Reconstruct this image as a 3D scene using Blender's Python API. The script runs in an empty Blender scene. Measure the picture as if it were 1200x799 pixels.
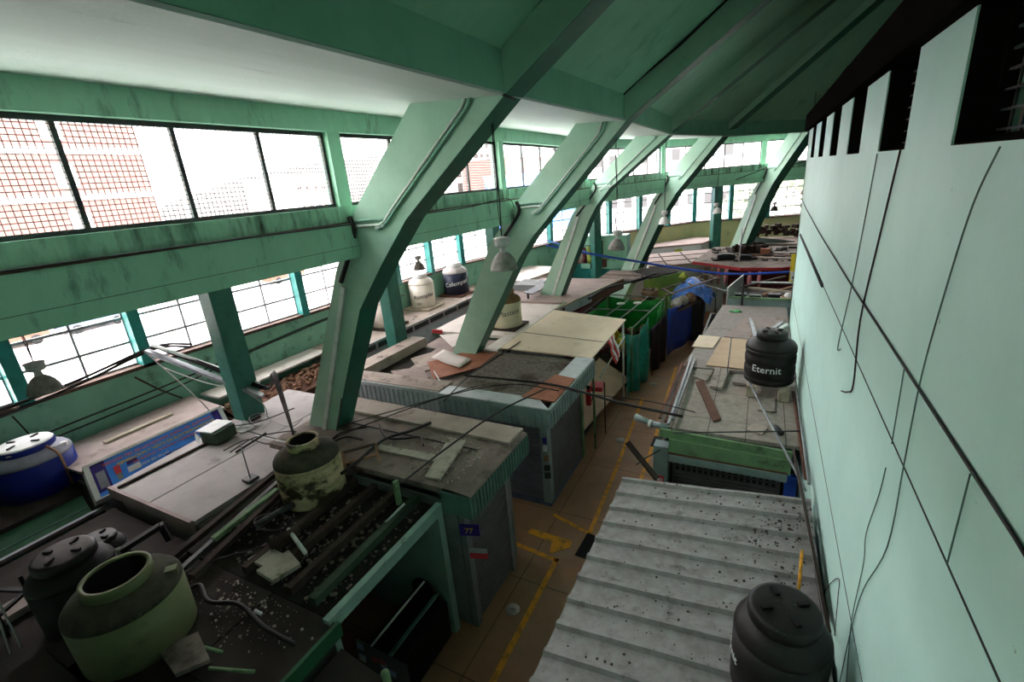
import bpy, math, random
from mathutils import Vector, Matrix
random.seed(7)
C = bpy.context.scene.collection
V = Vector
# ---------------------------------------------------------------- camera numbers
EYE = 7.3
F_PX = 554.0
AZ = math.radians(28.5)
SL = -0.087
PITCH = math.atan((399.5-215.2)/math.sqrt(1+SL*SL)/F_PX)
_ch, _sh = math.cos(AZ), math.sin(AZ)
R0 = V((_ch, _sh, 0))                       # camera right before roll
HF = V((-_sh, _ch, 0))                      # heading (left of +Y)
FW = HF*math.cos(PITCH)+V((0, 0, -math.sin(PITCH)))
U0 = HF*math.sin(PITCH)+V((0, 0, math.cos(PITCH)))
ROLL = math.atan(SL)
_e = V((math.cos(ROLL), math.sin(ROLL)))    # image direction of R0 (y down)
_u = V((math.sin(ROLL), -math.cos(ROLL)))   # image direction of U0 (y down)
CAMR = R0*_e.x+U0*_u.x
CAMU = -(R0*_e.y+U0*_u.y)
def ray(px, py):
    return FW+CAMR*((px-600)/F_PX)-CAMU*((py-399.5)/F_PX)
def at(px, py, z):
    d = ray(px, py); return V((0, 0, EYE))+d*((z-EYE)/d.z)
def atx(px, py, x):
    d = ray(px, py); return V((0, 0, EYE))+d*(x/d.x)
def aty(px, py, y):
    d = ray(px, py); return V((0, 0, EYE))+d*(y/d.y)
# ---------------------------------------------------------------- materials
MATS = {}
def M(name, c, c2=None, sc=4.0, lo=.45, hi=.7, rough=.75, metal=0.0, bump=.15, bsc=25, c3=None, sc3=1.2, lo3=.58, hi3=.72, stretch=(1, 1, 1), spec=.3):
    m = bpy.data.materials.new(name); m.use_nodes = True
    nt = m.node_tree; n = nt.nodes; L = nt.links
    b = n['Principled BSDF']; b.inputs['Roughness'].default_value = rough; b.inputs['Metallic'].default_value = metal
    b.inputs['Specular IOR Level'].default_value = spec
    tc = n.new('ShaderNodeTexCoord'); geo = n.new('ShaderNodeNewGeometry')
    pos = geo.outputs['Position']
    mp = n.new('ShaderNodeMapping'); mp.inputs['Scale'].default_value = stretch; L.new(pos, mp.inputs['Vector'])
    col = None
    def mixin(a, cb, scale, lo, hi):
        t = n.new('ShaderNodeTexNoise'); t.inputs['Scale'].default_value = scale; t.inputs['Detail'].default_value = 6
        t.inputs['Roughness'].default_value = .65
        L.new(mp.outputs[0], t.inputs['Vector'])
        r = n.new('ShaderNodeMapRange'); r.inputs[1].default_value = lo; r.inputs[2].default_value = hi
        L.new(t.outputs['Fac'], r.inputs[0])
        x = n.new('ShaderNodeMix'); x.data_type = 'RGBA'
        L.new(r.outputs[0], x.inputs[0])
        if isinstance(a, tuple): x.inputs[6].default_value = (*a, 1)
        else: L.new(a, x.inputs[6])
        x.inputs[7].default_value = (*cb, 1)
        return x.outputs[2]
    col = c
    if c2: col = mixin(col, c2, sc, lo, hi)
    if c3: col = mixin(col, c3, sc3, lo3, hi3)
    if isinstance(col, tuple): b.inputs['Base Color'].default_value = (*col, 1)
    else: L.new(col, b.inputs['Base Color'])
    if bump:
        t = n.new('ShaderNodeTexNoise'); t.inputs['Scale'].default_value = bsc; t.inputs['Detail'].default_value = 4
        L.new(pos, t.inputs['Vector'])
        bp = n.new('ShaderNodeBump'); bp.inputs['Strength'].default_value = bump; bp.inputs['Distance'].default_value = .02
        L.new(t.outputs['Fac'], bp.inputs['Height']); L.new(bp.outputs[0], b.inputs['Normal'])
    MATS[name] = m
    return m
dirt = (.035, .04, .03)
M('mint', (.60, .88, .80), (.54, .82, .74), 1.2, .4, .7, .55, c3=(.08, .11, .09), sc3=9, lo3=.70, hi3=.76, bump=.08)
M('rib_paint', (.40, .60, .47), (.33, .53, .40), 2.0, .4, .7, .6, c3=(.06, .11, .07), sc3=7, lo3=.68, hi3=.78, bump=.15)
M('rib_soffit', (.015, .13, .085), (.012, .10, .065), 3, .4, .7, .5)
M('beam_paint', (.34, .63, .45), (.28, .55, .38), 2.5, .4, .7, .6, c3=dirt, sc3=4.5, lo3=.57, hi3=.84, stretch=(1, 1, .35), bump=.15)
M('sill_paint', (.34, .62, .44), (.12, .28, .18), 3, .45, .7, .7, c3=(.03, .035, .025), sc3=4, lo3=.52, hi3=.70, stretch=(1.2, 1.2, .3))
M('dome_paint', (.23, .50, .34), (.19, .43, .29), 1.5, .4, .7, .6, c3=(.06, .18, .11), sc3=.8, lo3=.6, hi3=.8, bump=.05)
M('soffit_paint', (.60, .64, .60), (.50, .56, .51), 1.4, .4, .7, .7, c3=(.16, .2, .16), sc3=4, lo3=.64, hi3=.76, stretch=(1, .12, 1))
M('teal', (.02, .22, .20), (.015, .16, .14), 3, .4, .7, .4)
M('column_paint', (.035, .17, .13), (.025, .12, .09), 3, .4, .7, .5, c3=dirt, sc3=5, lo3=.62, hi3=.8)
M('lowwall', (.25, .52, .37), (.19, .42, .30), 1.2, .4, .7, .7, c3=(.05, .08, .05), sc3=2.2, lo3=.55, hi3=.78)
M('lowwall_yellow', (.55, .56, .28), (.42, .5, .25), 1.2, .4, .7, .7, c3=(.1, .12, .05), sc3=2.2, lo3=.6, hi3=.8)
M('steel_dark', (.05, .06, .06), (.1, .07, .05), 12, .5, .7, .5, .4, bump=0)
M('steel_grey', (.32, .34, .36), (.22, .22, .22), 6, .45, .7, .45, .6, bump=0)
M('wire', (.16, .10, .09), None, rough=.6, bump=0)
M('sill_wood', (.12, .07, .05), (.05, .03, .025), 5, .4, .7, .8)
M('floor', (.42, .22, .115), (.31, .165, .085), 1.6, .35, .7, .55, c3=(.34, .24, .16), sc3=.5, lo3=.5, hi3=.75, bump=.04)
M('yellow_paint', (.82, .36, .03), (.35, .2, .05), 6, .48, .66, .7, bump=.05)
M('roof_tan', (.48, .39, .34), (.36, .28, .24), 2.0, .4, .7, .85, c3=(.09, .075, .06), sc3=2.6, lo3=.56, hi3=.72)
M('roof_brown', (.24, .19, .165), (.15, .12, .10), 2.0, .4, .7, .9, c3=(.05, .045, .03), sc3=2.2, lo3=.53, hi3=.7)
M('roof_dark', (.038, .027, .022), (.02, .015, .012), 1.8, .4, .7, .9, c3=(.02, .02, .015), sc3=3, lo3=.5, hi3=.7)  # dirty roof, darkened further to imitate shade in the near left corner
M('roof_black', (.022, .018, .013), (.01, .009, .007), 3, .4, .7, .95, c3=(.04, .038, .022), sc3=9, lo3=.62, hi3=.75, bump=.5, bsc=15)
M('roof_white', (.44, .395, .385), (.35, .31, .30), 1.3, .4, .7, .8, c3=(.15, .12, .11), sc3=2.4, lo3=.62, hi3=.8)
M('roof_mauve', (.40, .315, .29), (.30, .23, .21), 1.6, .4, .7, .85, c3=(.1, .075, .06), sc3=2.5, lo3=.58, hi3=.75)
M('roof_pale', (.72, .64, .60), (.6, .52, .47), 2, .45, .7, .8, c3=(.2, .16, .13), sc3=2, lo3=.62, hi3=.8)
M('canopy_cream', (.80, .65, .49), (.72, .57, .42), 1.5, .4, .7, .7, c3=(.35, .25, .16), sc3=3, lo3=.62, hi3=.8)
M('gravel', (.22, .19, .165), (.1, .085, .07), 14, .4, .65, .95, c3=(.06, .045, .03), sc3=1.6, lo3=.53, hi3=.68, bump=.5, bsc=60)
M('slab', (.42, .36, .315), (.31, .265, .23), 10, .4, .65, .9, c3=(.14, .12, .10), sc3=1.6, lo3=.55, hi3=.75, bump=.3, bsc=50)
M('slab_grey', (.37, .325, .30), (.29, .255, .235), 8, .4, .65, .9, c3=(.12, .1, .09), sc3=1.5, lo3=.58, hi3=.78, bump=.2)
M('zinc', (.34, .33, .325), (.25, .235, .225), 7, .4, .65, .65, .15, c3=(.09, .08, .07), sc3=3, lo3=.57, hi3=.72, bump=.15, bsc=50)
M('fascia', (.30, .38, .38), (.22, .29, .29), 3, .4, .7, .5, .2, c3=(.1, .1, .08), sc3=3, lo3=.62, hi3=.8)
M('fascia_pale', (.50, .55, .56), (.4, .44, .45), 3, .4, .7, .5, .2, c3=(.16, .15, .13), sc3=3, lo3=.6, hi3=.8)
M('fascia_green', (.10, .20, .17), (.07, .15, .125), 3, .4, .7, .55, .1, c3=(.05, .06, .04), sc3=3, lo3=.58, hi3=.76)
M('shutter', (.15, .145, .15), (.11, .105, .11), 3, .4, .7, .45, .5, bump=.05)
M('shutter_blue', (.20, .205, .25), (.14, .14, .17), 3, .4, .7, .45, .4, bump=.05)
M('stall_wall', (.24, .25, .25), (.16, .17, .17), 2, .4, .7, .7)
M('stall_dark', (.045, .05, .05), (.03, .03, .03), 2, .4, .7, .8)
M('blue_grey', (.12, .15, .24), (.08, .1, .16), 2, .4, .7, .6)
M('frame_mint', (.30, .46, .40), (.24, .37, .32), 3, .4, .7, .6, c3=(.1, .12, .1), sc3=6, lo3=.66, hi3=.76)
M('green_wood', (.045, .08, .05), (.03, .05, .03), 4, .4, .7, .8)
M('moss_green', (.20, .33, .17), (.12, .2, .1), 3, .4, .7, .8, c3=(.06, .07, .04), sc3=3, lo3=.58, hi3=.75)
M('wood_dark', (.06, .04, .03), (.03, .02, .015), 5, .4, .7, .9)
M('wood_red', (.17, .075, .05), (.1, .045, .03), 5, .4, .7, .8)
M('wood_pale', (.50, .42, .33), (.36, .29, .22), 4, .4, .7, .85, c3=(.12, .1, .08), sc3=4, lo3=.6, hi3=.75)
M('plywood', (.64, .46, .32), (.54, .38, .26), 2.5, .4, .7, .85, c3=(.3, .2, .12), sc3=3, lo3=.62, hi3=.8)
M('orange_board', (.42, .16, .09), (.3, .11, .06), 3, .4, .7, .8, c3=(.12, .07, .05), sc3=4, lo3=.6, hi3=.76)
M('board_dirty', (.45, .42, .35), (.30, .28, .22), 5, .4, .65, .9, c3=(.08, .09, .04), sc3=5, lo3=.55, hi3=.68)
M('white', (.75, .75, .74), (.6, .6, .58), 4, .5, .75, .6)
M('white_plain', (.8, .8, .8), rough=.5, bump=0)
M('black_plastic', (.010, .009, .0085), (.018, .016, .014), 5, .45, .7, .5, bump=.05, c3=(.16, .14, .12), sc3=34, lo3=.655, hi3=.70)
M('black_clean', (.006, .006, .007), rough=.6, bump=0)
M('tank_green', (.19, .21, .10), (.155, .175, .085), 2.5, .4, .7, .55, c3=(.09, .09, .05), sc3=2.2, lo3=.6, hi3=.78)
M('tank_shoulder', (.07, .065, .045), (.035, .03, .02), 6, .4, .7, .9, c3=(.2, .22, .1), sc3=3, lo3=.66, hi3=.8)
M('tank_stained', (.55, .43, .26), (.33, .31, .15), 2.2, .42, .62, .8, c3=(.06, .045, .025), sc3=2.6, lo3=.46, hi3=.56, stretch=(1, 1, 1.6), bump=.3)
M('tank_white', (.80, .72, .63), (.7, .6, .52), 3, .45, .75, .5)
M('tank_cream', (.68, .60, .42), (.58, .5, .34), 3, .45, .75, .6)
M('tank_pinkish', (.72, .62, .54), (.6, .5, .44), 3, .45, .75, .6)
M('tank_navy', (.012, .018, .04), None, rough=.45, bump=0)
M('tank_grey', (.50, .46, .44), (.36, .33, .31), 4, .45, .7, .6)
M('cardboard', (.22, .14, .06), (.14, .09, .04), 5, .4, .7, .9)
M('tank_blue', (.012, .03, .30), (.01, .022, .2), 2, .4, .7, .4, c3=(.15, .2, .3), sc3=3, lo3=.7, hi3=.82, bump=.03)
M('blue_grime', (.35, .35, .42), (.25, .25, .32), 3, .4, .7, .6)
M('cable', (.02, .018, .018), rough=.6, bump=0)
M('cable_grey', (.30, .28, .28), rough=.6, bump=0)
M('cable_white', (.62, .62, .6), rough=.5, bump=0)
M('conduit', (.68, .72, .68), (.5, .54, .5), 6, .45, .7, .5, bump=0)
M('conduit_green', (.24, .45, .34), (.16, .3, .22), 6, .45, .7, .55, bump=0)
M('lamp_shade', (.30, .27, .25), (.16, .14, .12), 10, .4, .65, .7, bump=.4, bsc=60)
M('lamp_cap', (.62, .60, .58), (.4, .38, .36), 10, .4, .7, .6)
M('sign_blue', (.06, .30, .95), (.05, .24, .85), 3, .4, .7, .4, bump=0)
M('sign_navy', (.04, .02, .22), rough=.4, bump=0)
M('red', (.65, .05, .06), rough=.5, bump=0)
M('sign_red', (.95, .2, .25), rough=.5, bump=0)
M('yellow', (.85, .62, .05), rough=.5, bump=0)
M('sign_yellow', (.62, .62, .10), rough=.5, bump=0)
M('tarp_green', (.015, .32, .05), (.012, .24, .04), 3, .4, .7, .45)
M('tarp_teal', (.02, .30, .23), (.01, .13, .10), 3, .4, .7, .45)
M('tarp_blue', (.025, .09, .52), (.018, .065, .4), 3, .4, .7, .45)
M('tarp_black', (.008, .008, .012), rough=.5, bump=0)
M('tarp_bright', (.09, .25, .8), (.4, .55, .85), 5, .5, .7, .35)
M('dark_green', (.02, .11, .05), (.012, .07, .03), 3, .4, .7, .6)
M('lime', (.48, .66, .13), (.4, .56, .11), 3, .4, .7, .7)
M('pink', (.62, .25, .27), (.45, .12, .15), 8, .4, .7, .8)
M('maroon', (.14, .03, .04), rough=.7, bump=0)
M('red_edge', (.42, .03, .04), rough=.5, bump=0)
M('bronze', (.35, .2, .12), (.2, .1, .06), 9, .4, .7, .8)
M('mixed', (.28, .13, .07), (.08, .03, .03), 22, .48, .56, .8, c3=(.5, .45, .3), sc3=30, lo3=.58, hi3=.62)
M('outside_grey', (.1, .095, .095), rough=.9)
M('outside_lattice', (.05, .05, .05), rough=.9)
M('brick_out', (.16, .085, .075), (.14, .075, .065), 2, .4, .7, .9)
M('plaster_out', (.66, .62, .6), (.58, .55, .53), 1, .4, .7, .9)
M('glass_dark', (.12, .14, .16), rough=.2, bump=0)
M('paving', (.62, .57, .55), (.52, .48, .46), .4, .4, .7, .9)
M('fence_green', (.05, .12, .085), rough=.6, bump=0)
M('foliage', (.34, .38, .30), (.24, .3, .2), 2, .4, .7, .9)
M('hill', (.10, .10, .095), (.085, .087, .085), .05, .4, .7, .9, bump=0)
M('asphalt', (.28, .27, .27), rough=.9)
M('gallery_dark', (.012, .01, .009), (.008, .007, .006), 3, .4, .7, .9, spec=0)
M('gallery_brick', (.30, .15, .08), (.2, .1, .06), 3, .4, .7, .9)
M('extinguisher', (.45, .02, .025), rough=.35, bump=0)
M('mat_black', (.012, .012, .012), rough=.95)
M('drain', (.55, .5, .45), (.35, .3, .26), 8, .4, .7, .8)
def glass():
    m = bpy.data.materials.new('window_glass'); m.use_nodes = True; n = m.node_tree.nodes; L = m.node_tree.links
    n.remove(n['Principled BSDF'])
    t = n.new('ShaderNodeBsdfTransparent'); t.inputs[0].default_value = (.96, .97, .97, 1)
    g = n.new('ShaderNodeBsdfGlossy'); g.inputs['Roughness'].default_value = .08
    x = n.new('ShaderNodeMixShader'); x.inputs[0].default_value = .05
    L.new(t.outputs[0], x.inputs[1]); L.new(g.outputs[0], x.inputs[2]); L.new(x.outputs[0], n['Material Output'].inputs[0])
    MATS['glass'] = m
glass()
# brick texture variant for the outside building
def brick_variant(name, mortar, bs):
    m = MATS[name]; nt = m.node_tree; n = nt.nodes; L = nt.links; b = n['Principled BSDF']
    src = b.inputs['Base Color'].links[0].from_socket
    t = n.new('ShaderNodeTexBrick'); t.inputs['Scale'].default_value = bs; t.inputs['Mortar'].default_value = (*mortar, 1)
    t.inputs['Mortar Size'].default_value = .012
    L.new(src, t.inputs['Color1']); L.new(src, t.inputs['Color2'])
    geo = n.new('ShaderNodeNewGeometry'); sep = n.new('ShaderNodeSeparateXYZ'); cmb = n.new('ShaderNodeCombineXYZ')
    L.new(geo.outputs['Position'], sep.inputs[0]); L.new(sep.outputs[1], cmb.inputs[0]); L.new(sep.outputs[2], cmb.inputs[1])
    L.new(cmb.outputs[0], t.inputs['Vector']); L.new(t.outputs[0], b.inputs['Base Color'])
brick_variant('gallery_brick', (.04, .03, .02), 2.2)
# floor joints: a grid of expansion joints cut in the concrete
def joints(name, col, size, w, axes='xy'):
    m = MATS[name]; nt = m.node_tree; n = nt.nodes; L = nt.links; b = n['Principled BSDF']
    src = b.inputs['Base Color'].links[0].from_socket
    geo = n.new('ShaderNodeNewGeometry'); sep = n.new('ShaderNodeSeparateXYZ'); L.new(geo.outputs['Position'], sep.inputs[0])
    out = None
    for ax, s in zip((0, 1), size):
        a = n.new('ShaderNodeMath'); a.operation = 'DIVIDE'; L.new(sep.outputs[ax], a.inputs[0]); a.inputs[1].default_value = s
        f = n.new('ShaderNodeMath'); f.operation = 'FRACT'; L.new(a.outputs[0], f.inputs[0])
        l = n.new('ShaderNodeMath'); l.operation = 'LESS_THAN'; L.new(f.outputs[0], l.inputs[0]); l.inputs[1].default_value = w/s
        if out is None: out = l
        else:
            q = n.new('ShaderNodeMath'); q.operation = 'MAXIMUM'; L.new(out.outputs[0], q.inputs[0]); L.new(l.outputs[0], q.inputs[1]); out = q
    x = n.new('ShaderNodeMix'); x.data_type = 'RGBA'; L.new(out.outputs[0], x.inputs[0]); L.new(src, x.inputs[6]); x.inputs[7].default_value = (*col, 1)
    L.new(x.outputs[2], b.inputs['Base Color'])
joints('floor', (.09, .06, .04), (1.85, 2.1), .015)
joints('slab', (.12, .1, .085), (.62, 1.25), .015)
# ---------------------------------------------------------------- mesh builder
class MB:
    def __init__(s): s.v = []; s.f = []; s.smooth = []
    def add(s, vs, fs, smooth=False):
        k = len(s.v); s.v += [V(p) for p in vs]
        for f in fs: s.f.append([k+i for i in f]); s.smooth.append(smooth)
        return s
    def box(s, a, b, rot=None, about=None):
        x0, y0, z0 = a; x1, y1, z1 = b
        vs = [V((x, y, z)) for z in (z0, z1) for y in (y0, y1) for x in (x0, x1)]
        if rot is not None:
            c = V(about) if about is not None else sum(vs, V())/8
            vs = [c+rot@(p-c) for p in vs]
        return s.add(vs, [(0, 2, 3, 1), (4, 5, 7, 6), (0, 1, 5, 4), (2, 6, 7, 3), (0, 4, 6, 2), (1, 3, 7, 5)])
    def bar(s, p0, p1, w, h, up=(0, 0, 1)):
        """box along p0-p1, w wide (sideways), h high (along up), centred"""
        p0, p1 = V(p0), V(p1); d = (p1-p0).normalized(); side = d.cross(V(up))
        if side.length < 1e-4: side = d.cross(V((1, 0, 0)))
        side.normalize(); u = side.cross(d).normalized()
        a, b = side*w/2, u*h/2
        vs = [p0-a-b, p0+a-b, p0+a+b, p0-a+b, p1-a-b, p1+a-b, p1+a+b, p1-a+b]
        return s.add(vs, [(0, 1, 2, 3), (7, 6, 5, 4), (0, 4, 5, 1), (1, 5, 6, 2), (2, 6, 7, 3), (3, 7, 4, 0)])
    def tube(s, pts, r, n=6, closed=False):
        pts = [V(p) for p in pts]; k = len(pts); rings = []; prev = None
        for i, p in enumerate(pts):
            t = (pts[min(i+1, k-1)]-pts[max(i-1, 0)]).normalized()
            if prev is None:
                a = t.cross(V((0, 0, 1)))
                if a.length < 1e-3: a = t.cross(V((1, 0, 0)))
            else:
                a = prev-t*prev.dot(t)
                if a.length < 1e-4: a = t.cross(V((0, 1, 0)))
            a.normalize(); prev = a; b = t.cross(a)
            rr = r[i] if isinstance(r, (list, tuple)) else r
            rings.append([p+(a*math.cos(2*math.pi*j/n)+b*math.sin(2*math.pi*j/n))*rr for j in range(n)])
        vs = [q for rg in rings for q in rg]; fs = []
        for i in range(k-1):
            for j in range(n):
                fs.append((i*n+j, i*n+(j+1) % n, (i+1)*n+(j+1) % n, (i+1)*n+j))
        fs.append(tuple(range(n))[::-1]); fs.append(tuple((k-1)*n+j for j in range(n)))
        return s.add(vs, fs, True)
    def lathe(s, c, prof, n=32, cap0=True, cap1=True, rot=None):
        c = V(c); vs = []; fs = []
        for r, z in prof:
            for j in range(n):
                p = V((r*math.cos(2*math.pi*j/n), r*math.sin(2*math.pi*j/n), z))
                vs.append(c+(rot@p if rot is not None else p))
        k = len(prof)
        for i in range(k-1):
            for j in range(n):
                fs.append((i*n+j, i*n+(j+1) % n, (i+1)*n+(j+1) % n, (i+1)*n+j))
        if cap0: fs.append(tuple(range(n))[::-1])
        if cap1: fs.append(tuple((k-1)*n+j for j in range(n)))
        return s.add(vs, fs, True)
    def prism(s, poly, z0, z1):
        n = len(poly)
        vs = [V((p[0], p[1], z0)) for p in poly]+[V((p[0], p[1], z1)) for p in poly]
        return s.add(vs, [tuple(range(n))[::-1], tuple(range(n, 2*n))]+[(i, (i+1) % n, n+(i+1) % n, n+i) for i in range(n)])
    def slab(s, quad, th):
        """quad of 3-D top points, given thickness downwards"""
        q = [V(p) for p in quad]; n = len(q); d = V((0, 0, -th))
        return s.add(q+[p+d for p in q], [tuple(range(n)), tuple(range(n, 2*n))[::-1]]+[(i, n+i, n+(i+1) % n, (i+1) % n) for i in range(n)])
    def sheet(s, grid, smooth=True):
        r, c = len(grid), len(grid[0])
        return s.add([p for row in grid for p in row], [(i*c+j, i*c+j+1, (i+1)*c+j+1, (i+1)*c+j) for i in range(r-1) for j in range(c-1)], smooth)
ORG = {}
def obj(name, mb, mat, parent=None, base=None, bevel=0, solid=0):
    vs = mb.v
    lo = V([min(p[i] for p in vs) for i in range(3)]); hi = V([max(p[i] for p in vs) for i in range(3)])
    o3 = V(base) if base is not None else V(((lo.x+hi.x)/2, (lo.y+hi.y)/2, lo.z))
    me = bpy.data.meshes.new(name); me.from_pydata([p-o3 for p in vs], [], mb.f)
    for p, sm in zip(me.polygons, mb.smooth): p.use_smooth = sm
    import bmesh
    b = bmesh.new(); b.from_mesh(me); bmesh.ops.recalc_face_normals(b, faces=b.faces); b.to_mesh(me); b.free()
    me.materials.append(MATS[mat] if isinstance(mat, str) else mat)
    o = bpy.data.objects.new(name, me); C.objects.link(o)
    ORG[o] = o3
    if parent is not None:
        o.parent = parent; o.location = o3-ORG[parent]
    else: o.location = o3
    if bevel:
        m = o.modifiers.new('b', 'BEVEL'); m.width = bevel; m.segments = 2; m.limit_method = 'ANGLE'
    if solid:
        m = o.modifiers.new('s', 'SOLIDIFY'); m.thickness = solid; m.offset = 0
    return o
def thing(name, loc, label, cat, group=None):
    o = bpy.data.objects.new(name, None); C.objects.link(o); o.empty_display_size = .1
    o.location = V(loc); ORG[o] = V(loc)
    return tag(o, label, cat, group)
def tag(o, label, cat, group=None):
    o['label'] = label; o['category'] = cat
    if group: o['group'] = group
    return o
def struct(o): o['kind'] = 'structure'; return o
def text(name, s, mat, parent, place, size, depth=.004, wrap=None, shear=0.0):
    """place: function (u,v,w) -> world, u right, v up, w out of the face; text centred on (0,0)"""
    cu = bpy.data.curves.new('t', 'FONT'); cu.body = s; cu.size = size; cu.extrude = depth; cu.align_x = 'CENTER'; cu.align_y = 'CENTER'; cu.shear = shear
    cu.resolution_u = 2
    t = bpy.data.objects.new('t', cu); C.objects.link(t)
    dg = bpy.context.evaluated_depsgraph_get(); dg.update()
    me = bpy.data.meshes.new_from_object(t.evaluated_get(dg))
    mb = MB(); mb.add([place(v.co.x, v.co.y, v.co.z) for v in me.vertices], [tuple(p.vertices) for p in me.polygons])
    bpy.data.objects.remove(t); bpy.data.curves.remove(cu); bpy.data.meshes.remove(me)
    return obj(name, mb, mat, parent)
def bez(pts, n=8):
    """smooth curve through points (Catmull-Rom)"""
    p = [V(q) for q in pts]; out = []
    for i in range(len(p)-1):
        a, b, c, d = p[max(i-1, 0)], p[i], p[i+1], p[min(i+2, len(p)-1)]
        for k in range(n):
            t = k/n
            out.append(.5*((2*b)+(c-a)*t+(2*a-5*b+4*c-d)*t*t+(3*b-a-3*c+d)*t**3))
    return out+[p[-1]]
def sag(p0, p1, s, n=14):
    p0, p1 = V(p0), V(p1)
    return [p0.lerp(p1, i/n)-V((0, 0, 4*s*(i/n)*(1-i/n))) for i in range(n+1)]
def cable(pts, r, label, mat='cable', n=5, name='cable', cat='cable', group=None):
    return tag(obj(name, MB().tube(pts, r, n), mat), label, cat, group)
def ribbed(p0, p1, z0, z1, out, pitch=.1, depth=.025):
    """upright ribbed sheet along p0-p1 (x,y), out = unit outward direction"""
    p0, p1, out = V((*p0, 0)), V((*p1, 0)), V((*out, 0)); L = (p1-p0).length; n = max(1, int(L/pitch)); pts = []
    for i in range(n):
        for u, w in ((0, 0), (.35, 0), (.45, 1), (.9, 1)):
            pts.append(p0.lerp(p1, (i+u)/n)+out*depth*w)
    pts.append(p1)
    return MB().sheet([[p+V((0, 0, z0)) for p in pts], [p+V((0, 0, z1)) for p in pts]], False)
def shutter(p0, p1, z0, z1, out, pitch=.085, depth=.03):
    p0, p1, out = V((*p0, 0)), V((*p1, 0)), V((*out, 0)); n = max(1, int((z1-z0)/pitch)); rows = []
    for i in range(n):
        for u, w in ((0, 0), (.15, .7), (.5, 1), (.85, .7)):
            z = z0+(z1-z0)*(i+u)/n
            rows.append([p0+out*depth*w+V((0, 0, z)), p1+out*depth*w+V((0, 0, z))])
    rows.append([p0+V((0, 0, z1)), p1+V((0, 0, z1))])
    return MB().sheet(rows, False)
RZ = lambda a: Matrix.Rotation(a, 3, 'Z')
# ================================================================= THE SHELL
FR = [(-8.17, -5.4, 0), (-8.17, .1, 0), (-8.17, 5.79, 0), (-7.92, 10.81, .03), (-7.94, 17.41, .126), (-6.08, 24.04, .477), (-1.42, 29.91, .974), (4.5, 31.9, 1.5)]
def xf(k, o, z=0, t=0):
    x, y, a = FR[k]
    return V((x+o*math.cos(a)+t*math.sin(a), y-o*math.sin(a)+t*math.cos(a), z))
NF = len(FR)
struct(obj('floor', MB().box((-13.1, -6, -.2), (16, 38, 0)), 'floor'))
def strip(o0, o1, z0, z1, ks=range(NF-1), z0b=None, z1b=None):
    """ring beam: between consecutive frames from offset o0 to o1; z may differ at the o1 side"""
    mb = MB(); z0b = z0 if z0b is None else z0b; z1b = z1 if z1b is None else z1b
    ks = list(ks)
    rows = []
    for k in ks+[ks[-1]+1]:
        rows.append([xf(k, o0, z0), xf(k, o1, z0b), xf(k, o1, z1b), xf(k, o0, z1)])
    vs = [p for r in rows for p in r]; fs = [(0, 1, 2, 3), tuple(4*(len(rows)-1)+i for i in (3, 2, 1, 0))]
    for i in range(len(rows)-1):
        for j in range(4): fs.append((4*i+j, 4*i+(j+1) % 4, 4*i+4+(j+1) % 4, 4*i+4+j))
    return mb.add(vs, fs)
# outer low wall, its sill and the aisle roof
struct(obj('wall_outer', strip(-5.0, -4.7, 0, 3.88, range(0, 5)), 'lowwall'))
struct(obj('wall_outer_end', strip(-5.0, -4.7, 0, 3.88, range(5, NF-1)), 'lowwall_yellow'))
struct(obj('trim_1', strip(-5.05, -4.58, 3.88, 3.96), 'sill_wood'))
struct(obj('trim_2', strip(-5.0, -4.7, 6.1, 6.37), 'beam_paint'))
struct(obj('ceiling_aisle', strip(-5.4, 2.1, 6.37, 6.62), 'soffit_paint'))
# spandrel, sill band, window head, soffit, rim beam
sp = struct(obj('wall_spandrel', strip(2.05, 2.36, 6.37, 6.92), 'beam_paint'))
obj('crack_line', strip(2.359, 2.363, 6.55, 6.556, range(1, NF-1)), 'sill_wood', sp)
obj('ledge_grime', strip(2.2, 2.365, 6.915, 6.935, range(1, NF-1)), 'sill_wood', sp)
struct(obj('trim_3', strip(2.0, 2.26, 6.92, 7.18), 'sill_paint'))
struct(obj('trim_4', strip(1.98, 2.26, 8.27, 8.66), 'beam_paint'))
struct(obj('ceiling_soffit', strip(2.1, 5.225, 8.58, 8.75, z0b=8.34, z1b=8.37), 'soffit_paint'))
struct(obj('trim_5', strip(4.9, 5.225, 8.375, 9.0), 'dome_paint'))
dm = MB()
for k in range(NF-1):
    a = [xf(k, 5.1, 8.76), xf(k+1, 5.1, 8.76), xf(k+1, 13.9, 14.6), xf(k, 13.9, 14.6)]
    dm.add(a+[p+V((0, 0, .15)) for p in a], [(0, 1, 2, 3), (7, 6, 5, 4), (0, 4, 5, 1), (1, 5, 6, 2), (2, 6, 7, 3), (3, 7, 4, 0)])
struct(obj('ceiling_dome', dm, 'dome_paint'))
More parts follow.
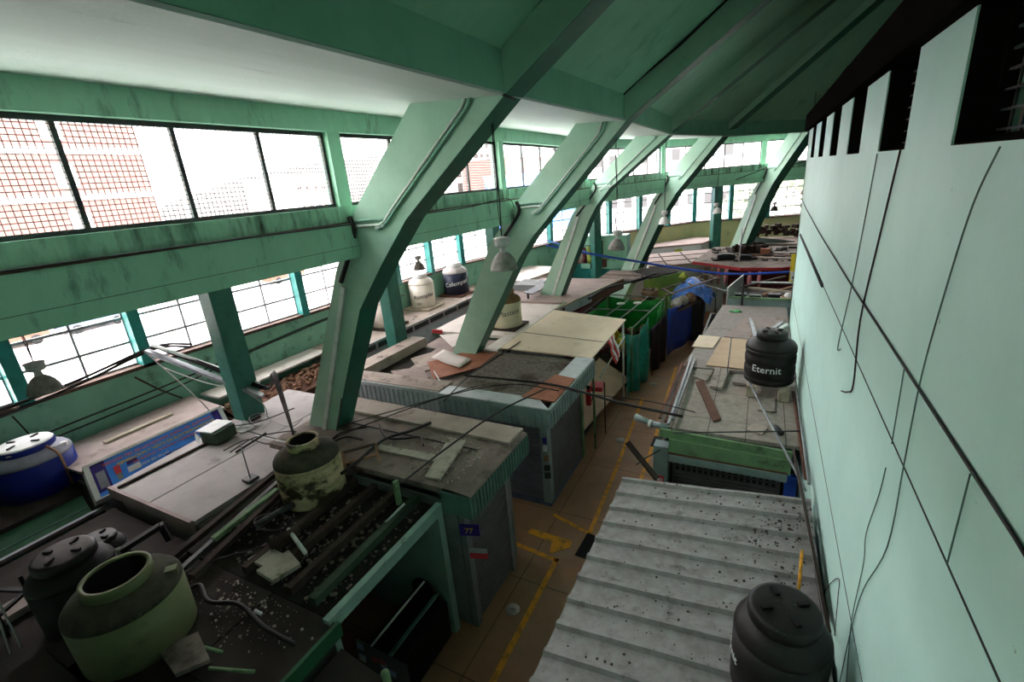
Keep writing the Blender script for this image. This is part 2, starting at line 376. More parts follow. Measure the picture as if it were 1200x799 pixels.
# rear wall, then unseen walls and a slab added to block light
struct(obj('wall_rear', MB().box((-13.2, -6.2, 0), (6.5, -6, 15)), 'beam_paint'))
struct(obj('light_block_upper', strip(2.02, 2.22, 7.18, 8.27, [0]), 'beam_paint'))  # unseen infill added over the window bay beside the camera, cuts daylight
struct(obj('light_block_lower', MB().box((-13.15, -6, 3.96), (-12.85, 2.2, 6.1)), 'lowwall'))  # unseen wall added in place of lower windows to darken the near left
struct(obj('light_block_end', MB().prism([tuple(xf(7, -5.5, 0, .15)[:2]), tuple(xf(7, -5.5, 0, .3)[:2]), tuple(xf(7, 18, 0, .3)[:2]), tuple(xf(7, 18, 0, .15)[:2])], 0, 16), 'gallery_dark'))  # unseen closing wall, added to stop sky light leaking onto the ceiling
struct(obj('shade_slab', MB().box((-12.6, -6, 5.3), (.85, -.45, 5.5)), 'gallery_dark'))  # unseen landing slab, added to shade the roofs at lower left
# ---------------------------------------------------------------- ribs
PROF = {2: dict(I0=(.72, 2.7), I1=(2.1, 5.46), Ia=(2.76, 6.24), I2=(3.39, 6.92), I3=(5.21, 8.34), O0=(-.05, 2.7), O1=(1.7, 6.1), O2=(2.36, 7.06), O3=(3.91, 8.60)),
        3: dict(I0=(.72, 2.55), I1=(2.49, 5.49), Ia=(2.9, 6.0), I2=(3.48, 6.58), I3=(5.28, 8.36), O0=(-.03, 2.6), O1=(1.7, 5.9), O2=(2.62, 6.93), O3=(3.95, 8.2)),
        4: dict(I0=(.87, 2.7), I1=(2.29, 5.8), Ia=(2.6, 6.3), I2=(3.1, 6.85), I3=(5.3, 8.48), O0=(-.2, 2.5), O1=(1.6, 6.0), O2=(2.6, 7.15), O3=(4.06, 8.43)),
        5: dict(I0=(.8, 2.8), I1=(2.25, 5.4), Ia=(2.9, 6.3), I2=(3.6, 7.0), I3=(5.1, 8.5), O0=(-.3, 2.6), O1=(1.6, 6.0), O2=(2.5, 7.15), O3=(4.05, 8.52)),
        6: dict(I0=(1.0, 2.8), I1=(2.4, 5.3), Ia=(3.0, 6.2), I2=(3.72, 6.98), I3=(5.2, 8.44), O0=(-.45, 2.5), O1=(1.5, 5.9), O2=(2.55, 7.11), O3=(3.86, 8.42))}
RIBW = .46
rib_lab = {1: 'pale green concrete roof rib beside the viewer, before the broad one', 2: 'broadest green concrete roof rib, foot behind the stained brown tank',
           3: 'green concrete roof rib whose foot stands on a rusty sheet and silver sheet', 4: 'green concrete roof rib with foot beyond the cream water tank, third along the hall',
           5: 'green concrete roof rib ending above the lime green stall wall', 6: 'furthest full green roof rib beside the mint wall corner'}
ribs = {}
for k in range(1, 8):
    P = PROF.get(k, PROF[4])
    (x0, z0), (x1, z1) = P['O0'], P['I0']
    s0 = (P['O1'][0]-x0)/(P['O1'][1]-z0); s1 = (P['I1'][0]-x1)/(P['I1'][1]-z1)
    poly = [(x0-s0*z0, 0.0), (x1-s1*z1, 0.0), P['I0'], P['I1'], P['Ia'], P['I2'], P['I3'], (13.9, P['I3'][1]+.664*(13.9-P['I3'][0])), (13.9, 14.75), (5.1, 8.9), (4.5, 8.8), P['O3'], P['O2'], P['O1'], P['O0']]
    n = len(poly); mb = MB()
    vs = [xf(k, o, z, 0) for o, z in poly]+[xf(k, o, z, RIBW) for o, z in poly]
    mb.add(vs, [tuple(range(n)), tuple(range(n, 2*n))[::-1]]+[(i, n+i, n+(i+1) % n, (i+1) % n) for i in range(n)])
    r = obj('roof_rib', mb, 'rib_paint', base=xf(k, .3, 0, .2))
    if k in rib_lab: tag(r, rib_lab[k], 'roof rib')
    else: tag(r, 'green roof rib hidden behind the mint wall beyond its corner', 'roof rib')
    ribs[k] = r
def ribpt(k, u, w=0.0, off=0.0):
    """point on a rib's near face: u walks the inner edge from foot (0) to rim (5); off = inward from that edge towards the outer one"""
    P = PROF[k]; I = [P['I0'], P['I1'], P['Ia'], P['I2'], P['I3']]; O = [P['O0'], P['O1'], ((P['O1'][0]+P['O2'][0])/2, (P['O1'][1]+P['O2'][1])/2), P['O2'], P['O3']]
    i = min(int(u), 3); t = u-i
    a = V(I[i]).lerp(V(I[i+1]), t); b = V(O[i]).lerp(V(O[i+1]), t); p = a.lerp(b, off)
    return xf(k, p.x, p.y, -w)
# conduits and lamp boxes on ribs (parts of each rib)
for k in range(2, 7):
    P = PROF[k]; r = ribs[k]; sc = 1 if k < 4 else .8
    for j, f in enumerate((.28, .34)) if k < 5 else [(0, .3)]:
        up = [xf(k, P['I3'][0]-.35-.1*j, P['I3'][1]+.22, -.03)]+[ribpt(k, u, .03, f) for u in (3.9, 3.5, 3.1)]
        kx = ribpt(k, 2.9, .03, f)
        up += bez([kx, ribpt(k, 2.72, .03, f+.1), xf(k, P['O2'][0]+.62, P['O2'][1]-.12-.08*j, -.03), xf(k, P['O2'][0]+.02, P['O2'][1]-.12-.08*j, -.03)], 4)
        c = obj('conduit', MB().tube(up, .022*sc, 6), 'conduit_green' if j == 0 else 'conduit', r)
    b0 = xf(k, P['I3'][0]-.42, P['I3'][1]+.2, -.04)
    obj('junction_box', MB().box(b0-V((.09, .05, .09)), b0+V((.09, .04, .09))), 'conduit_green' if k == 2 else 'steel_dark', r, bevel=.01)
    # upper conduit that follows the roof part of the rib
    top = [xf(k, P['I3'][0]-.35+s, P['I3'][1]+.26+.664*s+.03*math.sin(s*3), -.025) for s in (0, .6, 1.4, 2.4, 3.6, 5, 7)]
    obj('conduit', MB().tube(top, .02, 5), 'conduit_green' if k == 2 else 'cable', r)
    if k == 2:
        obj('strap_cable', MB().tube([xf(k, P['I3'][0]-.4, P['I3'][1]+.2, -.03), xf(k, P['I3'][0]-.2, P['I3'][1]+.12, -.03), xf(k, P['I3'][0]+.02, P['I3'][1]+.0, -.03), xf(k, P['I3'][0]+.05, P['I3'][1]-.03, .2)], .018, 5), 'cable', r)
    # white conduit down the leg
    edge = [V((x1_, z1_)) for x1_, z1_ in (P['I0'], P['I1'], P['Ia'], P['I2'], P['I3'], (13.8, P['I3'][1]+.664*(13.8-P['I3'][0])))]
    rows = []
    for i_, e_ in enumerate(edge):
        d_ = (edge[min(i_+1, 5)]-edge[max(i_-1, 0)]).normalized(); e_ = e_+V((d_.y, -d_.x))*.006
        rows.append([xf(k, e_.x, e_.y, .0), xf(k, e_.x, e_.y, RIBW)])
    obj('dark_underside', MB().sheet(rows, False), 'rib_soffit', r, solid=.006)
    leg = [xf(k, P['O2'][0]+.05, P['O2'][1]-.2, -.04), xf(k, P['O1'][0]+.38, P['O1'][1]+.25, -.04)]
    obj('black_hose', MB().tube(bez([xf(k, P['O2'][0]-.05, P['O2'][1]-.05, -.05), xf(k, P['O2'][0]-.02, P['O2'][1]-.35, -.06), ribpt(k, 1.05, .05, .72)], 5), .04*sc, 6), 'cable', r)
    if k != 3:
        obj('white_conduit', MB().bar(ribpt(k, 1.02, .03, .62), ribpt(k, .0, .03, .35), .09, .05, V((math.sin(FR[k][2]), math.cos(FR[k][2]), 0))), 'conduit', r)
# ---------------------------------------------------------------- upper band windows and their piers
wn = 0
for k in range(1, NF-1):
    a, b = xf(k, 2.12, 0, .1), xf(k+1, 2.12, 0, -.1)
    L = (b-a).length; d = (b-a).normalized(); nrm = V((d.y, -d.x, 0))
    pr = MB().bar(xf(k, 2.12, 7.15, 0), xf(k, 2.12, 8.3, 0), .26, .24, d)
    struct(obj('trim_%d' % (10+k), pr, 'beam_paint'))
    wn += 1
    n = max(2, round((L-.26)/1.1)); a2 = a+d*.05; b2 = b-d*.05
    w = bpy.data.objects.new('window_%d' % wn, None); C.objects.link(w); w['kind'] = 'structure'; w.location = (a+b)/2+V((0, 0, 7.18)); ORG[w] = w.location.copy()
    fm = MB()
    fm.bar(a2+V((0, 0, 7.205)), b2+V((0, 0, 7.205)), .07, .05); fm.bar(a2+V((0, 0, 8.245)), b2+V((0, 0, 8.245)), .07, .06)
    for i in range(n+1):
        p = a2.lerp(b2, i/n); fm.bar(p+V((0, 0, 7.18)), p+V((0, 0, 8.27)), .05, .05, d)
    obj('window_frame', fm, 'steel_dark', w)
    for i in range(n):
        p, q = a2.lerp(b2, i/n)+d*.025, a2.lerp(b2, (i+1)/n)-d*.025
        obj('pane', MB().bar(p+V((0, 0, 7.725))-nrm*.02, q+V((0, 0, 7.725))-nrm*.02, .006, 1.0), 'glass', w)
    if k in (1, 2):
        for i in range(n):
            p, q = a2.lerp(b2, i/n)+d*.025, a2.lerp(b2, (i+1)/n)-d*.025; wm = MB(); ll = (q-p).length
            for j in range(1, int(ll/.055)):
                c = p+d*.055*j+nrm*.012
                wm.bar(c+V((0, 0, 7.22)), c+V((0, 0, 8.22)), .008, .006, d)
            for j in range(1, 19):
                wm.bar(p+nrm*.016+V((0, 0, 7.22+.054*j)), q+nrm*.016+V((0, 0, 7.22+.054*j)), .006, .008)
            obj('wire_mesh', wm, 'wire', w)
# ---------------------------------------------------------------- lower windows, teal mullions
path = []
for k in range(NF): path.append(xf(k, -4.85))
def walk(s):
    for i in range(len(path)-1):
        L = (path[i+1]-path[i]).length
        if s <= L: return path[i].lerp(path[i+1], s/L), (path[i+1]-path[i]).normalized()
        s -= L
    return None
s = 6.28
pos = []
while walk(s): pos.append(walk(s)); s += 2.23
ml = MB()
for i, (p, d) in enumerate(pos):
    nrm = V((d.y, -d.x, 0))
    o = obj('trim_%d' % (30+i), MB().bar(p+nrm*.1+V((0, 0, 3.9)), p+nrm*.1+V((0, 0, 6.3)), .34, .24, d), 'teal'); struct(o)
    if i+1 < len(pos):
        q, e = pos[i+1]; wn += 1
        w = bpy.data.objects.new('window_%d' % wn, None); C.objects.link(w); w['kind'] = 'structure'; w.location = (p+q)/2+V((0, 0, 3.9)); ORG[w] = w.location.copy()
        a, b = p+d*.12, q-d*.12; fm = MB(); dd = (b-a).normalized()
        for z in (3.98, 4.52, 5.1, 5.68, 6.08): fm.bar(a+V((0, 0, z)), b+V((0, 0, z)), .05, .055)
        for t in (0, .5, 1): 
            c = a.lerp(b, t); fm.bar(c+V((0, 0, 3.95)), c+V((0, 0, 6.1)), .045, .045, dd)
        obj('window_frame', fm, 'steel_grey', w)
        obj('pane', MB().bar(a+V((0, 0, 5.03)), b+V((0, 0, 5.03)), .006, 2.1), 'glass', w)
# ---------------------------------------------------------------- free-standing columns behind the ribs
col_lab = {1: 'dark green square column beside the blue water tank, nearest the viewer', 2: 'dark green square column standing behind the blue sign stall', 3: 'dark green square column beside the white water tank',
           4: 'dark green column hidden behind the third rib', 5: 'dark green square column beside the stall hung with red clothes', 6: 'dark green square column on the far brown roof beside a small lamp', 7: 'dark green column behind the mint wall', }
for k in range(2, 8):
    c = xf(k, -2.3, 0, .2); e = V((math.sin(FR[k][2]), math.cos(FR[k][2]), 0))
    tag(obj('column', MB().bar(c, c+V((0, 0, 6.37)), .42, .52, e), 'column_paint', bevel=.015), col_lab[k], 'column')
# ---------------------------------------------------------------- mint wall on the right
OP = [(2.62+2.105*i, 3.65+2.105*i) for i in range(-4, 6)]
WX, WT = .9, .26; WEND = 15.5
mb = MB(); mb.box((WX, -6, 0), (WX+WT, WEND, 7.3))
prev = -6
for a, b in OP+[(WEND, WEND)]:
    if a > prev: mb.box((WX, prev, 7.3), (WX+WT, a, 7.97))
    prev = b
mb.box((WX, WEND-WT, 0), (7, WEND, 7.97))
wr = struct(obj('wall_right', mb, 'mint'))
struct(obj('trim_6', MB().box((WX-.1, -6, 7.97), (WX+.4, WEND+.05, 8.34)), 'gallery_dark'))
jl = MB()
for z, w in ((5.42, .012), (3.62, .008)):
    jl.box((WX-.004, -6, z-w/2), (WX+.004, WEND, z+w/2))
obj('joint_line', jl, 'stall_dark', wr)
for i, (a, b) in enumerate(OP):
    if a < -2: continue
    wn += 1
    w = bpy.data.objects.new('window_%d' % wn, None); C.objects.link(w); w['kind'] = 'structure'; w.location = (WX+.13, (a+b)/2, 7.3); ORG[w] = w.location.copy()
    g = MB()
    for j in range(8): g.box((WX+.17, a+.03+(b-a-.06)*j/7-.006, 7.3), (WX+.182, a+.03+(b-a-.06)*j/7+.006, 7.97))
    for j in range(7): g.box((WX+.165, a, 7.36+.095*j-.006), (WX+.19, b, 7.36+.095*j+.006))
    obj('grille', g, 'steel_dark', w)
    f = MB(); f.box((WX+.14, a, 7.3), (WX+.22, b, 7.34)); f.box((WX+.14, a, 7.3), (WX+.22, a+.04, 7.97)); f.box((WX+.14, b-.04, 7.3), (WX+.22, b, 7.97))
    f.box((WX+.012, a, 7.3), (WX+.14, a+.012, 7.97)); f.box((WX+.012, b-.012, 7.3), (WX+.14, b, 7.97)); f.box((WX+.012, a, 7.3), (WX+.14, b, 7.312))
    obj('window_frame', f, 'gallery_dark', w)
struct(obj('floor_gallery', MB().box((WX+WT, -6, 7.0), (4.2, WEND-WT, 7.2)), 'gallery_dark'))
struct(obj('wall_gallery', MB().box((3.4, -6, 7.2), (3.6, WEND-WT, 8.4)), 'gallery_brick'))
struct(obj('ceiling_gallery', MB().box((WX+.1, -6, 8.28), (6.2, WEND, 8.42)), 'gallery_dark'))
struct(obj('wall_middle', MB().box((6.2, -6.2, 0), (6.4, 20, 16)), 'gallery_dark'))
for y0, y1, h, lab in ((7.4, 8.3, .28, 'dark heap of sacks on the black beam above the grilles, nearer one'), (9.6, 11.0, .36, 'dark bundle on the black beam above the grilles, further one')):
    g = [[V((WX-.02+.28*j/4, y0+(y1-y0)*i/6, 8.28+h*math.sin(math.pi*i/6)**.6*math.sin(math.pi*(j+.3)/4.6)*(.8+.3*random.random()))) for j in range(5)] for i in range(7)]
    tag(obj('sack_bundle', MB().sheet(g), 'gallery_dark', solid=.02), lab, 'bundle')
# ================================================================= OUTSIDE
struct(obj('floor_plaza', MB().box((-200, -80, -.9), (-13.3, 240, -.7)), 'paving'))
struct(obj('floor_plaza_far', MB().box((-13.3, 38.2, -.9), (120, 140, -.7)), 'paving'))
def building(x0, x1, y0, y1, h, mat, label, bays, floors, face, winmat='glass_dark', ww=.5, wh=.5, band=None):
    t = thing('building', ((x0+x1)/2, (y0+y1)/2, -.7), label, 'building')
    obj('body', MB().box((x0, y0, -.7), (x1, y1, h)), mat, t)
    rb = MB().box((x0-.2, y0-.2, h), (x1+.2, y1+.2, h+.5)); obj('parapet', rb, band or 'plaster_out', t)
    for f in range(floors):
        z = 1+(h-1)*(f+.25)/floors; dz = (h-1)/floors*wh
        for i in range(bays):
            if face == 'x':
                y = y0+(y1-y0)*(i+.5)/bays; w = (y1-y0)/bays*ww/2
                obj('window', MB().box((x1-.05, y-w, z), (x1+.06, y+w, z+dz)), winmat, t)
            else:
                x = x0+(x1-x0)*(i+.5)/bays; w = (x1-x0)/bays*ww/2
                obj('window', MB().box((x-w, y0-.06, z), (x+w, y0+.05, z+dz)), winmat, t)
        if band:
            zb = 1+(h-1)*(f+.95)/floors
            if face == 'x': obj('floor_band', MB().box((x1-.05, y0, zb), (x1+.12, y1, zb+.6)), band, t)
    return t
building(-72, -58, -40, 29.8, 26, 'brick_out', 'tall pale red brick building outside the nearest upper windows', 5, 6, 'x', 'plaster_out', .12, .5, 'plaster_out')
building(-95, -80, 66, 78, 12, 'plaster_out', 'pale low apartment block far outside the upper window near the first rib', 6, 3, 'x', 'outside_grey', .5, .3)
building(-95, -80, 122, 147, 26, 'plaster_out', 'white lattice fronted building outside between the first two ribs', 7, 6, 'x', 'outside_lattice', .6, .6)
building(-75, -60, 118, 150, 14, 'brick_out', 'low salmon coloured building with balcony outside beside the second rib', 4, 3, 'x', 'plaster_out', .5, .5)
building(-34, -4, 82, 96, 18, 'plaster_out', 'long pale office block with many windows outside the far windows', 12, 5, 'y', 'outside_lattice')
building(2, 30, 84, 96, 16, 'plaster_out', 'pale office block outside beside the mint wall corner', 11, 4, 'y', 'outside_lattice')
tag(obj('hillside', MB().lathe((-230, 260, -1), [(150, 0), (120, 14), (80, 25), (35, 31), (4, 33)], 40), 'hill'), 'hazy hillside far beyond the windows on the left', 'hill')
# street furniture seen through the lower windows
fx = -50
t = thing('fence', (fx, 30, -.7), 'green picket fence across the far edge of the plaza', 'fence')
for i in range(12):
    y = -2+6*i
    f = MB(); f.bar((fx, y, 1.0), (fx, y+6, 1.0), .06, .08); f.bar((fx, y, -.3), (fx, y+6, -.3), .06, .08)
    for j in range(14): f.box((fx-.02, y+.43*j, -.7), (fx+.02, y+.43*j+.12, 1.3))
    obj('fence_panel', f, 'fence_green', t)
def car(x, y, mat, label):
    t = thing('car', (x, y, -.7), label, 'car')
    pr = [(-2.1, .3), (2.1, .3), (2.15, .75), (1.4, .95), (.8, 1.45), (-1.0, 1.45), (-1.7, .95), (-2.15, .85)]
    vs = [V((x+s*.85, y+p, z-.7)) for s in (-1, 1) for p, z in pr]; n = len(pr)
    obj('car_body', MB().add(vs, [tuple(range(n)), tuple(range(n, 2*n))[::-1]]+[(i, (i+1) % n, n+(i+1) % n, n+i) for i in range(n)]), mat, t, bevel=.05)
    for sx in (.87, -.87):
        obj('car_window', MB().add([V((x+sx, y+p, z-.7)) for p, z in [(-1.45, 1.0), (1.15, 1.0), (.72, 1.38), (-.95, 1.38)]], [(0, 1, 2, 3)]), 'glass_dark', t, solid=.02)
    for sx in (-.8, .8):
        for sy in (-1.3, 1.3):
            obj('wheel', MB().lathe((x+sx, y+sy, -.36), [(.33, -.1), (.33, .1)], 16, rot=Matrix.Rotation(math.pi/2, 3, 'Y')), 'black_clean', t)
car(-46, 11.5, 'wood_red', 'dark parked car outside behind the nearest lower window')
car(-46, 16.5, 'blue_grey', 'blue parked car outside the lower windows')
car(-46, 34, 'wood_red', 'dark red parked car outside between column and mullion')
car(-46, 46, 'steel_grey', 'grey parked car outside the lower window left of the first rib')
def tree(x, y, h, r, label):
    t = thing('tree', (x, y, -.7), label, 'tree')
    obj('trunk', MB().tube([(x, y, -.7), (x+.1, y, h*.4), (x, y+.1, h*.7)], [.2, .15, .08], 8), 'wood_dark', t)
    cr = MB()
    for i in range(260):
        a, b, q = random.random()*6.28, math.acos(2*random.random()-1), r*(.55+.45*random.random())
        c = V((x+q*math.sin(b)*math.cos(a), y+q*math.sin(b)*math.sin(a), h*.72+q*.8*math.cos(b))); s = .28+.3*random.random()
        u = V((random.random()-.5, random.random()-.5, random.random()-.5)).normalized()*s; w = u.cross(V((random.random(), random.random(), .3))).normalized()*s
        cr.add([c-u, c+w, c+u, c-w], [(0, 1, 2, 3)])
    obj('crown', cr, 'foliage', t)
tree(3, 52, 6.5, 3.0, 'pale leafy tree outside the window beside the mint wall')
tree(-1.5, 55, 5, 2.4, 'leafy tree outside the far window left of the last rib')
tree(-48, 52, 5, 2.6, 'leafy tree outside beyond the green fence')
# blue awning on the street side
t = thing('awning_stall', (-16.5, 44, -.7), 'blue awning stall outside the window between third and fourth ribs', 'street stall')
obj('awning', MB().slab([(-22, 39, 6.4), (-14, 45, 6.4), (-17, 49, 8.2), (-25, 43, 8.2)], .08), 'tarp_bright', t)
obj('back_panel', MB().slab([(-24.9, 43, 8.1), (-17.1, 49, 8.1), (-17.2, 49.2, 8.1), (-25, 43.2, 8.1)], 5.5), 'tarp_bright', t)
for p in ((-21.5, 39.4), (-14.5, 44.6)): obj('post', MB().tube([(*p, -.7), (*p, 6.4)], .06, 8), 'steel_grey', t)
# ================================================================= STALLS
def box_shell(x0, x1, y0, y1, z0, z1, th=.05, open_sides=''):
    m = MB()
    if 'w' not in open_sides: m.box((x0, y0, z0), (x0+th, y1, z1))
    if 'e' not in open_sides: m.box((x1-th, y0, z0), (x1, y1, z1))
    if 's' not in open_sides: m.box((x0+th, y0, z0), (x1-th, y0+th, z1))
    if 'n' not in open_sides: m.box((x0+th, y1-th, z0), (x1-th, y1, z1))
    return m
# ---- L1: brown roofed stall with ribbed fascia over the corridor
t = thing('market_stall', (-6, 6, 0), 'brown roofed stall with green ribbed fascia and roller shutter, in front of the broadest rib', 'market stall')
L1 = t
obj('walls', box_shell(-8.2, -3.98, 5.05, 6.85, 0, 2.55, open_sides='e'), 'stall_wall', t)
rf = obj('roof', MB().slab([(-8.3, 4.95, 2.88), (-4.15, 4.95, 2.88), (-4.15, 6.98, 2.88), (-8.3, 7.08, 2.88)], .1), 'roof_brown', t)
cg = [[V((-4.15+.52*math.sin(a), y, 2.88-.05*(1-math.cos(a)))) for a in (0, .4, .8, 1.2, 1.57)] for y in (4.95, 6.0, 6.98)]
obj('roof_edge', MB().sheet(cg), 'roof_brown', t, solid=.02)
obj('roof_cap', MB().slab([(-8.3, 6.55, 2.93), (-3.75, 6.45, 2.93), (-3.72, 7.0, 2.93), (-8.3, 7.1, 2.93)], .05), 'roof_tan', t)
obj('roof_seam', MB().bar((-8.2, 6.15, 2.885), (-4.2, 6.1, 2.885), .02, .02), 'roof_black', t)
obj('fascia', ribbed((-3.64, 4.95), (-3.64, 6.98), 2.44, 2.83, (1, 0), .1, .02), 'fascia_green', t)
obj('fascia_end', MB().box((-4.2, 4.93, 2.44), (-3.64, 4.96, 2.83)), 'fascia_green', t)
obj('fascia_far', ribbed((-8.3, 7.06), (-3.64, 6.99), 2.4, 2.86, (0, 1), .1, .02), 'fascia', t)
obj('soffit_board', MB().box((-4.0, 4.96, 2.43), (-3.65, 6.97, 2.45)), 'fascia_green', t)
obj('shutter', shutter((-3.95, 5.2), (-3.95, 6.42), .05, 2.34, (1, 0)), 'shutter', t)
for y in (5.06, 6.42): obj('guide_rail', MB().box((-4.0, y, 0), (-3.9, y+.14, 2.5)), 'stall_wall', t)
obj('shutter_far', shutter((-8.0, 6.86), (-4.1, 6.86), .05, 2.35, (0, 1)), 'shutter', t)
# small stickers hung at the near corner
o = obj('sticker', MB().box((-3.94, 5.0, 2.05), (-3.62, 5.03, 2.25), RZ(.35)), 'sign_navy', t)
text('sticker_figure', '77', 'yellow', t, lambda u, v, w: V((-3.78+u*.94, 4.985+.34*u-w, 2.15+v)), .14)
obj('sticker', MB().box((-3.9, 5.12, 1.5), (-3.6, 5.14, 1.62), RZ(.3)), 'red', t)
obj('sticker', MB().box((-3.9, 5.11, 1.62), (-3.6, 5.13, 1.7), RZ(.3)), 'fascia_pale', t)
# ---- open stall with mint frame (corridor side open, shelves inside)
t = thing('market_stall', (-5.6, 3.9, 0), 'open fronted stall framed in mint green with dark shelves inside and a rubbish strewn roof', 'market stall')
OPEN = t
obj('back_wall', MB().box((-7.3, 2.75, 0), (-7.22, 4.95, 2.5)), 'stall_dark', t)
obj('side_panel', MB().box((-6.2, 4.84, 0), (-4.22, 4.9, 2.5)), 'frame_mint', t)
pf = MB(); pf.box((-4.3, 2.72, 2.42), (-4.2, 4.93, 2.6)); obj('front_beam', pf, 'frame_mint', t)
obj('front_post', MB().box((-4.3, 4.8, 0), (-4.2, 4.93, 2.42)), 'frame_mint', t)
obj('front_post', MB().box((-4.3, 2.62, 0), (-4.2, 2.72, 2.6)), 'frame_mint', t)
obj('roof', MB().slab([(-7.3, 2.7, 2.52), (-4.3, 2.7, 2.52), (-4.3, 4.93, 2.52), (-7.3, 4.93, 2.52)], .06), 'roof_black', t)
for i, x in enumerate((-4.62, -5.05, -5.5, -5.95)):
    obj('roof_beam', MB().bar((x, 2.75, 2.6), (x-.05, 4.9, 2.6), .1 if i else .12, .12), 'green_wood' if i == 0 else 'wood_dark', t)
obj('hanging_rail', MB().bar((-4.7, 2.6, 1.9), (-4.7, 4.8, 1.9), .07, .05), 'green_wood', t)
for z in (.5, 1.0, 1.5): obj('shelf', MB().box((-6.9, 3.0, z), (-6.3, 4.8, z+.03)), 'wood_dark', t)
# glossy counter inside, with bars
t = thing('display_counter', (-4.5, 3.7, 0), 'glazed black counter with shiny rails inside the open mint framed stall', 'counter')
obj('cabinet', MB().box((-4.95, 2.9, 0), (-4.25, 4.75, .75)), 'black_clean', t, bevel=.02)
obj('top_rail', MB().bar((-4.6, 2.85, 1.12), (-4.6, 4.7, 1.12), .03, .02), 'cable_white', t)
obj('glass_rail', MB().bar((-4.38, 2.85, .92), (-4.38, 4.72, .92), .06, .03), 'fascia_green', t)
for y in (2.9, 4.68):
    pts = bez([(-4.9, y, .75), (-4.85, y, 1.05), (-4.6, y, 1.14), (-4.38, y, .95), (-4.27, y, .75)], 6)
    obj('curved_end', MB().add([p+V((0, -.012, 0)) for p in pts]+[p+V((0, .012, 0)) for p in pts], [tuple(range(len(pts))), tuple(range(len(pts), 2*len(pts)))[::-1]]+[(i, i+1, len(pts)+i+1, len(pts)+i) for i in range(len(pts)-1)]), 'black_clean', t)
t = thing('signboard', (-3.95, 2.95, .9), 'small dark board of stickers leaning beside the open mint framed stall', 'board')
q = [V((-4.25, 2.95, 1.95)), V((-3.62, 3.12, 1.6)), V((-3.45, 2.95, 1.05)), V((-4.08, 2.72, 1.4))]
obj('board', MB().slab(q, .03), 'stall_dark', t)
for i in range(14):
    a, b = random.random()*.8+.08, random.random()*.8+.08
    p = q[0].lerp(q[1], a).lerp(q[3].lerp(q[2], a), b)+V((0, 0, .012)); s = .045
    e1, e2 = (q[1]-q[0]).normalized()*s, (q[3]-q[0]).normalized()*s*.7
    obj('sticker', MB().slab([p-e1-e2, p+e1-e2, p+e1+e2, p-e1+e2], .006), random.choice(['blue_grey', 'maroon', 'stall_wall', 'wood_dark']), t)
# ---- near dark stall at the bottom left, with green edge board
t = thing('market_stall', (-6, 1.2, 0), 'dark boarded stall roof under the pale green water tank, nearest the viewer', 'market stall')
NEAR = t
obj('walls', box_shell(-7.1, -4.15, -2.5, 2.6, 0, 2.45), 'stall_dark', t)
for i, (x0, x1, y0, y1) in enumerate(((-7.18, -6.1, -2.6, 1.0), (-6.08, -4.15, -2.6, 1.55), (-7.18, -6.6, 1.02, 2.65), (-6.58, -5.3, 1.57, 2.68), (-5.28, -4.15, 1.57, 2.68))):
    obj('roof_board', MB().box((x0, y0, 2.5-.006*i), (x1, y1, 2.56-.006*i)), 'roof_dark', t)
obj('edge_board', MB().bar((-4.1, -2.6, 2.49), (-4.1, 2.68, 2.49), .05, .2), 'dark_green', t)
t = thing('market_stall', (-3.7, 1.5, 0), 'low stall end with dark ribbed green fascia at the bottom edge of the picture', 'market stall')
obj('walls', box_shell(-4.05, -3.5, -1.5, 2.45, 0, 2.0), 'stall_dark', t)
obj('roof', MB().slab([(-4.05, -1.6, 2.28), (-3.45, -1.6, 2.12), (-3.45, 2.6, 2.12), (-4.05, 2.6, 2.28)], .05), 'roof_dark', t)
obj('fascia', ribbed((-3.42, -1.6), (-3.42, 2.6), 1.7, 2.12, (1, 0), .12, .02), 'fascia_green', t)
obj('edge_pipe', MB().tube([(-3.42, 2.62, 2.2), (-3.42, 2.62, 1.75)], .05, 8), 'moss_green', t)
# ---- white plank roof stall
t = thing('market_stall', (-9, 5, 0), 'stall roofed with long grey white planks in front of the blue sign', 'market stall')
WHT = t
obj('walls', box_shell(-10.3, -7.75, 3.15, 7.2, 0, 2.5), 'roof_white', t)
obj('roof', MB().slab([(-10.35, 3.1, 2.62), (-9.05, 3.1, 2.62), (-9.05, 7.4, 2.62), (-10.9, 7.4, 2.62)], .08), 'roof_white', t)
obj('roof', MB().slab([(-9.03, 3.1, 2.615), (-7.72, 3.1, 2.615), (-7.72, 7.4, 2.615), (-9.03, 7.4, 2.615)], .08), 'roof_white', t)
obj('edge_trim', MB().bar((-10.32, 3.05, 2.55), (-7.72, 3.05, 2.55), .06, .2), 'roof_mauve', t)
obj('seam_bar', MB().bar((-10.1, 3.1, 2.645), (-10.1, 6.0, 2.645), .05, .04), 'wood_dark', t)
# ---- stall with the blue lightbox sign
t = thing('market_stall', (-11.5, 4.4, 0), 'tan roofed stall against the outer wall carrying the blue lettered sign', 'market stall')
SG = t
obj('walls', box_shell(-12.6, -10.75, 3.0, 5.75, 0, 2.5), 'roof_white', t)
obj('roof', MB().slab([(-12.62, 2.85, 2.88), (-10.95, 2.95, 2.88), (-10.95, 5.75, 2.88), (-12.62, 5.9, 2.88)], .06), 'roof_mauve', t)
sb = thing('shop_sign', (-10.85, 4.3, 2.4), 'blue shop sign with red and yellow lettering and a white frame', 'sign')
SA, SB_ = V((-11.0, 3.0, 2.93)), V((-11.0, 5.68, 2.93)); SC, SD = V((-10.45, 5.52, 2.42)), V((-10.45, 2.84, 2.42))
sn = (SB_-SA).normalized().cross((SD-SA).normalized()); sn = -sn if sn.x < 0 else sn
eu = (SB_-SA).normalized(); ev = (SA-SD).normalized()
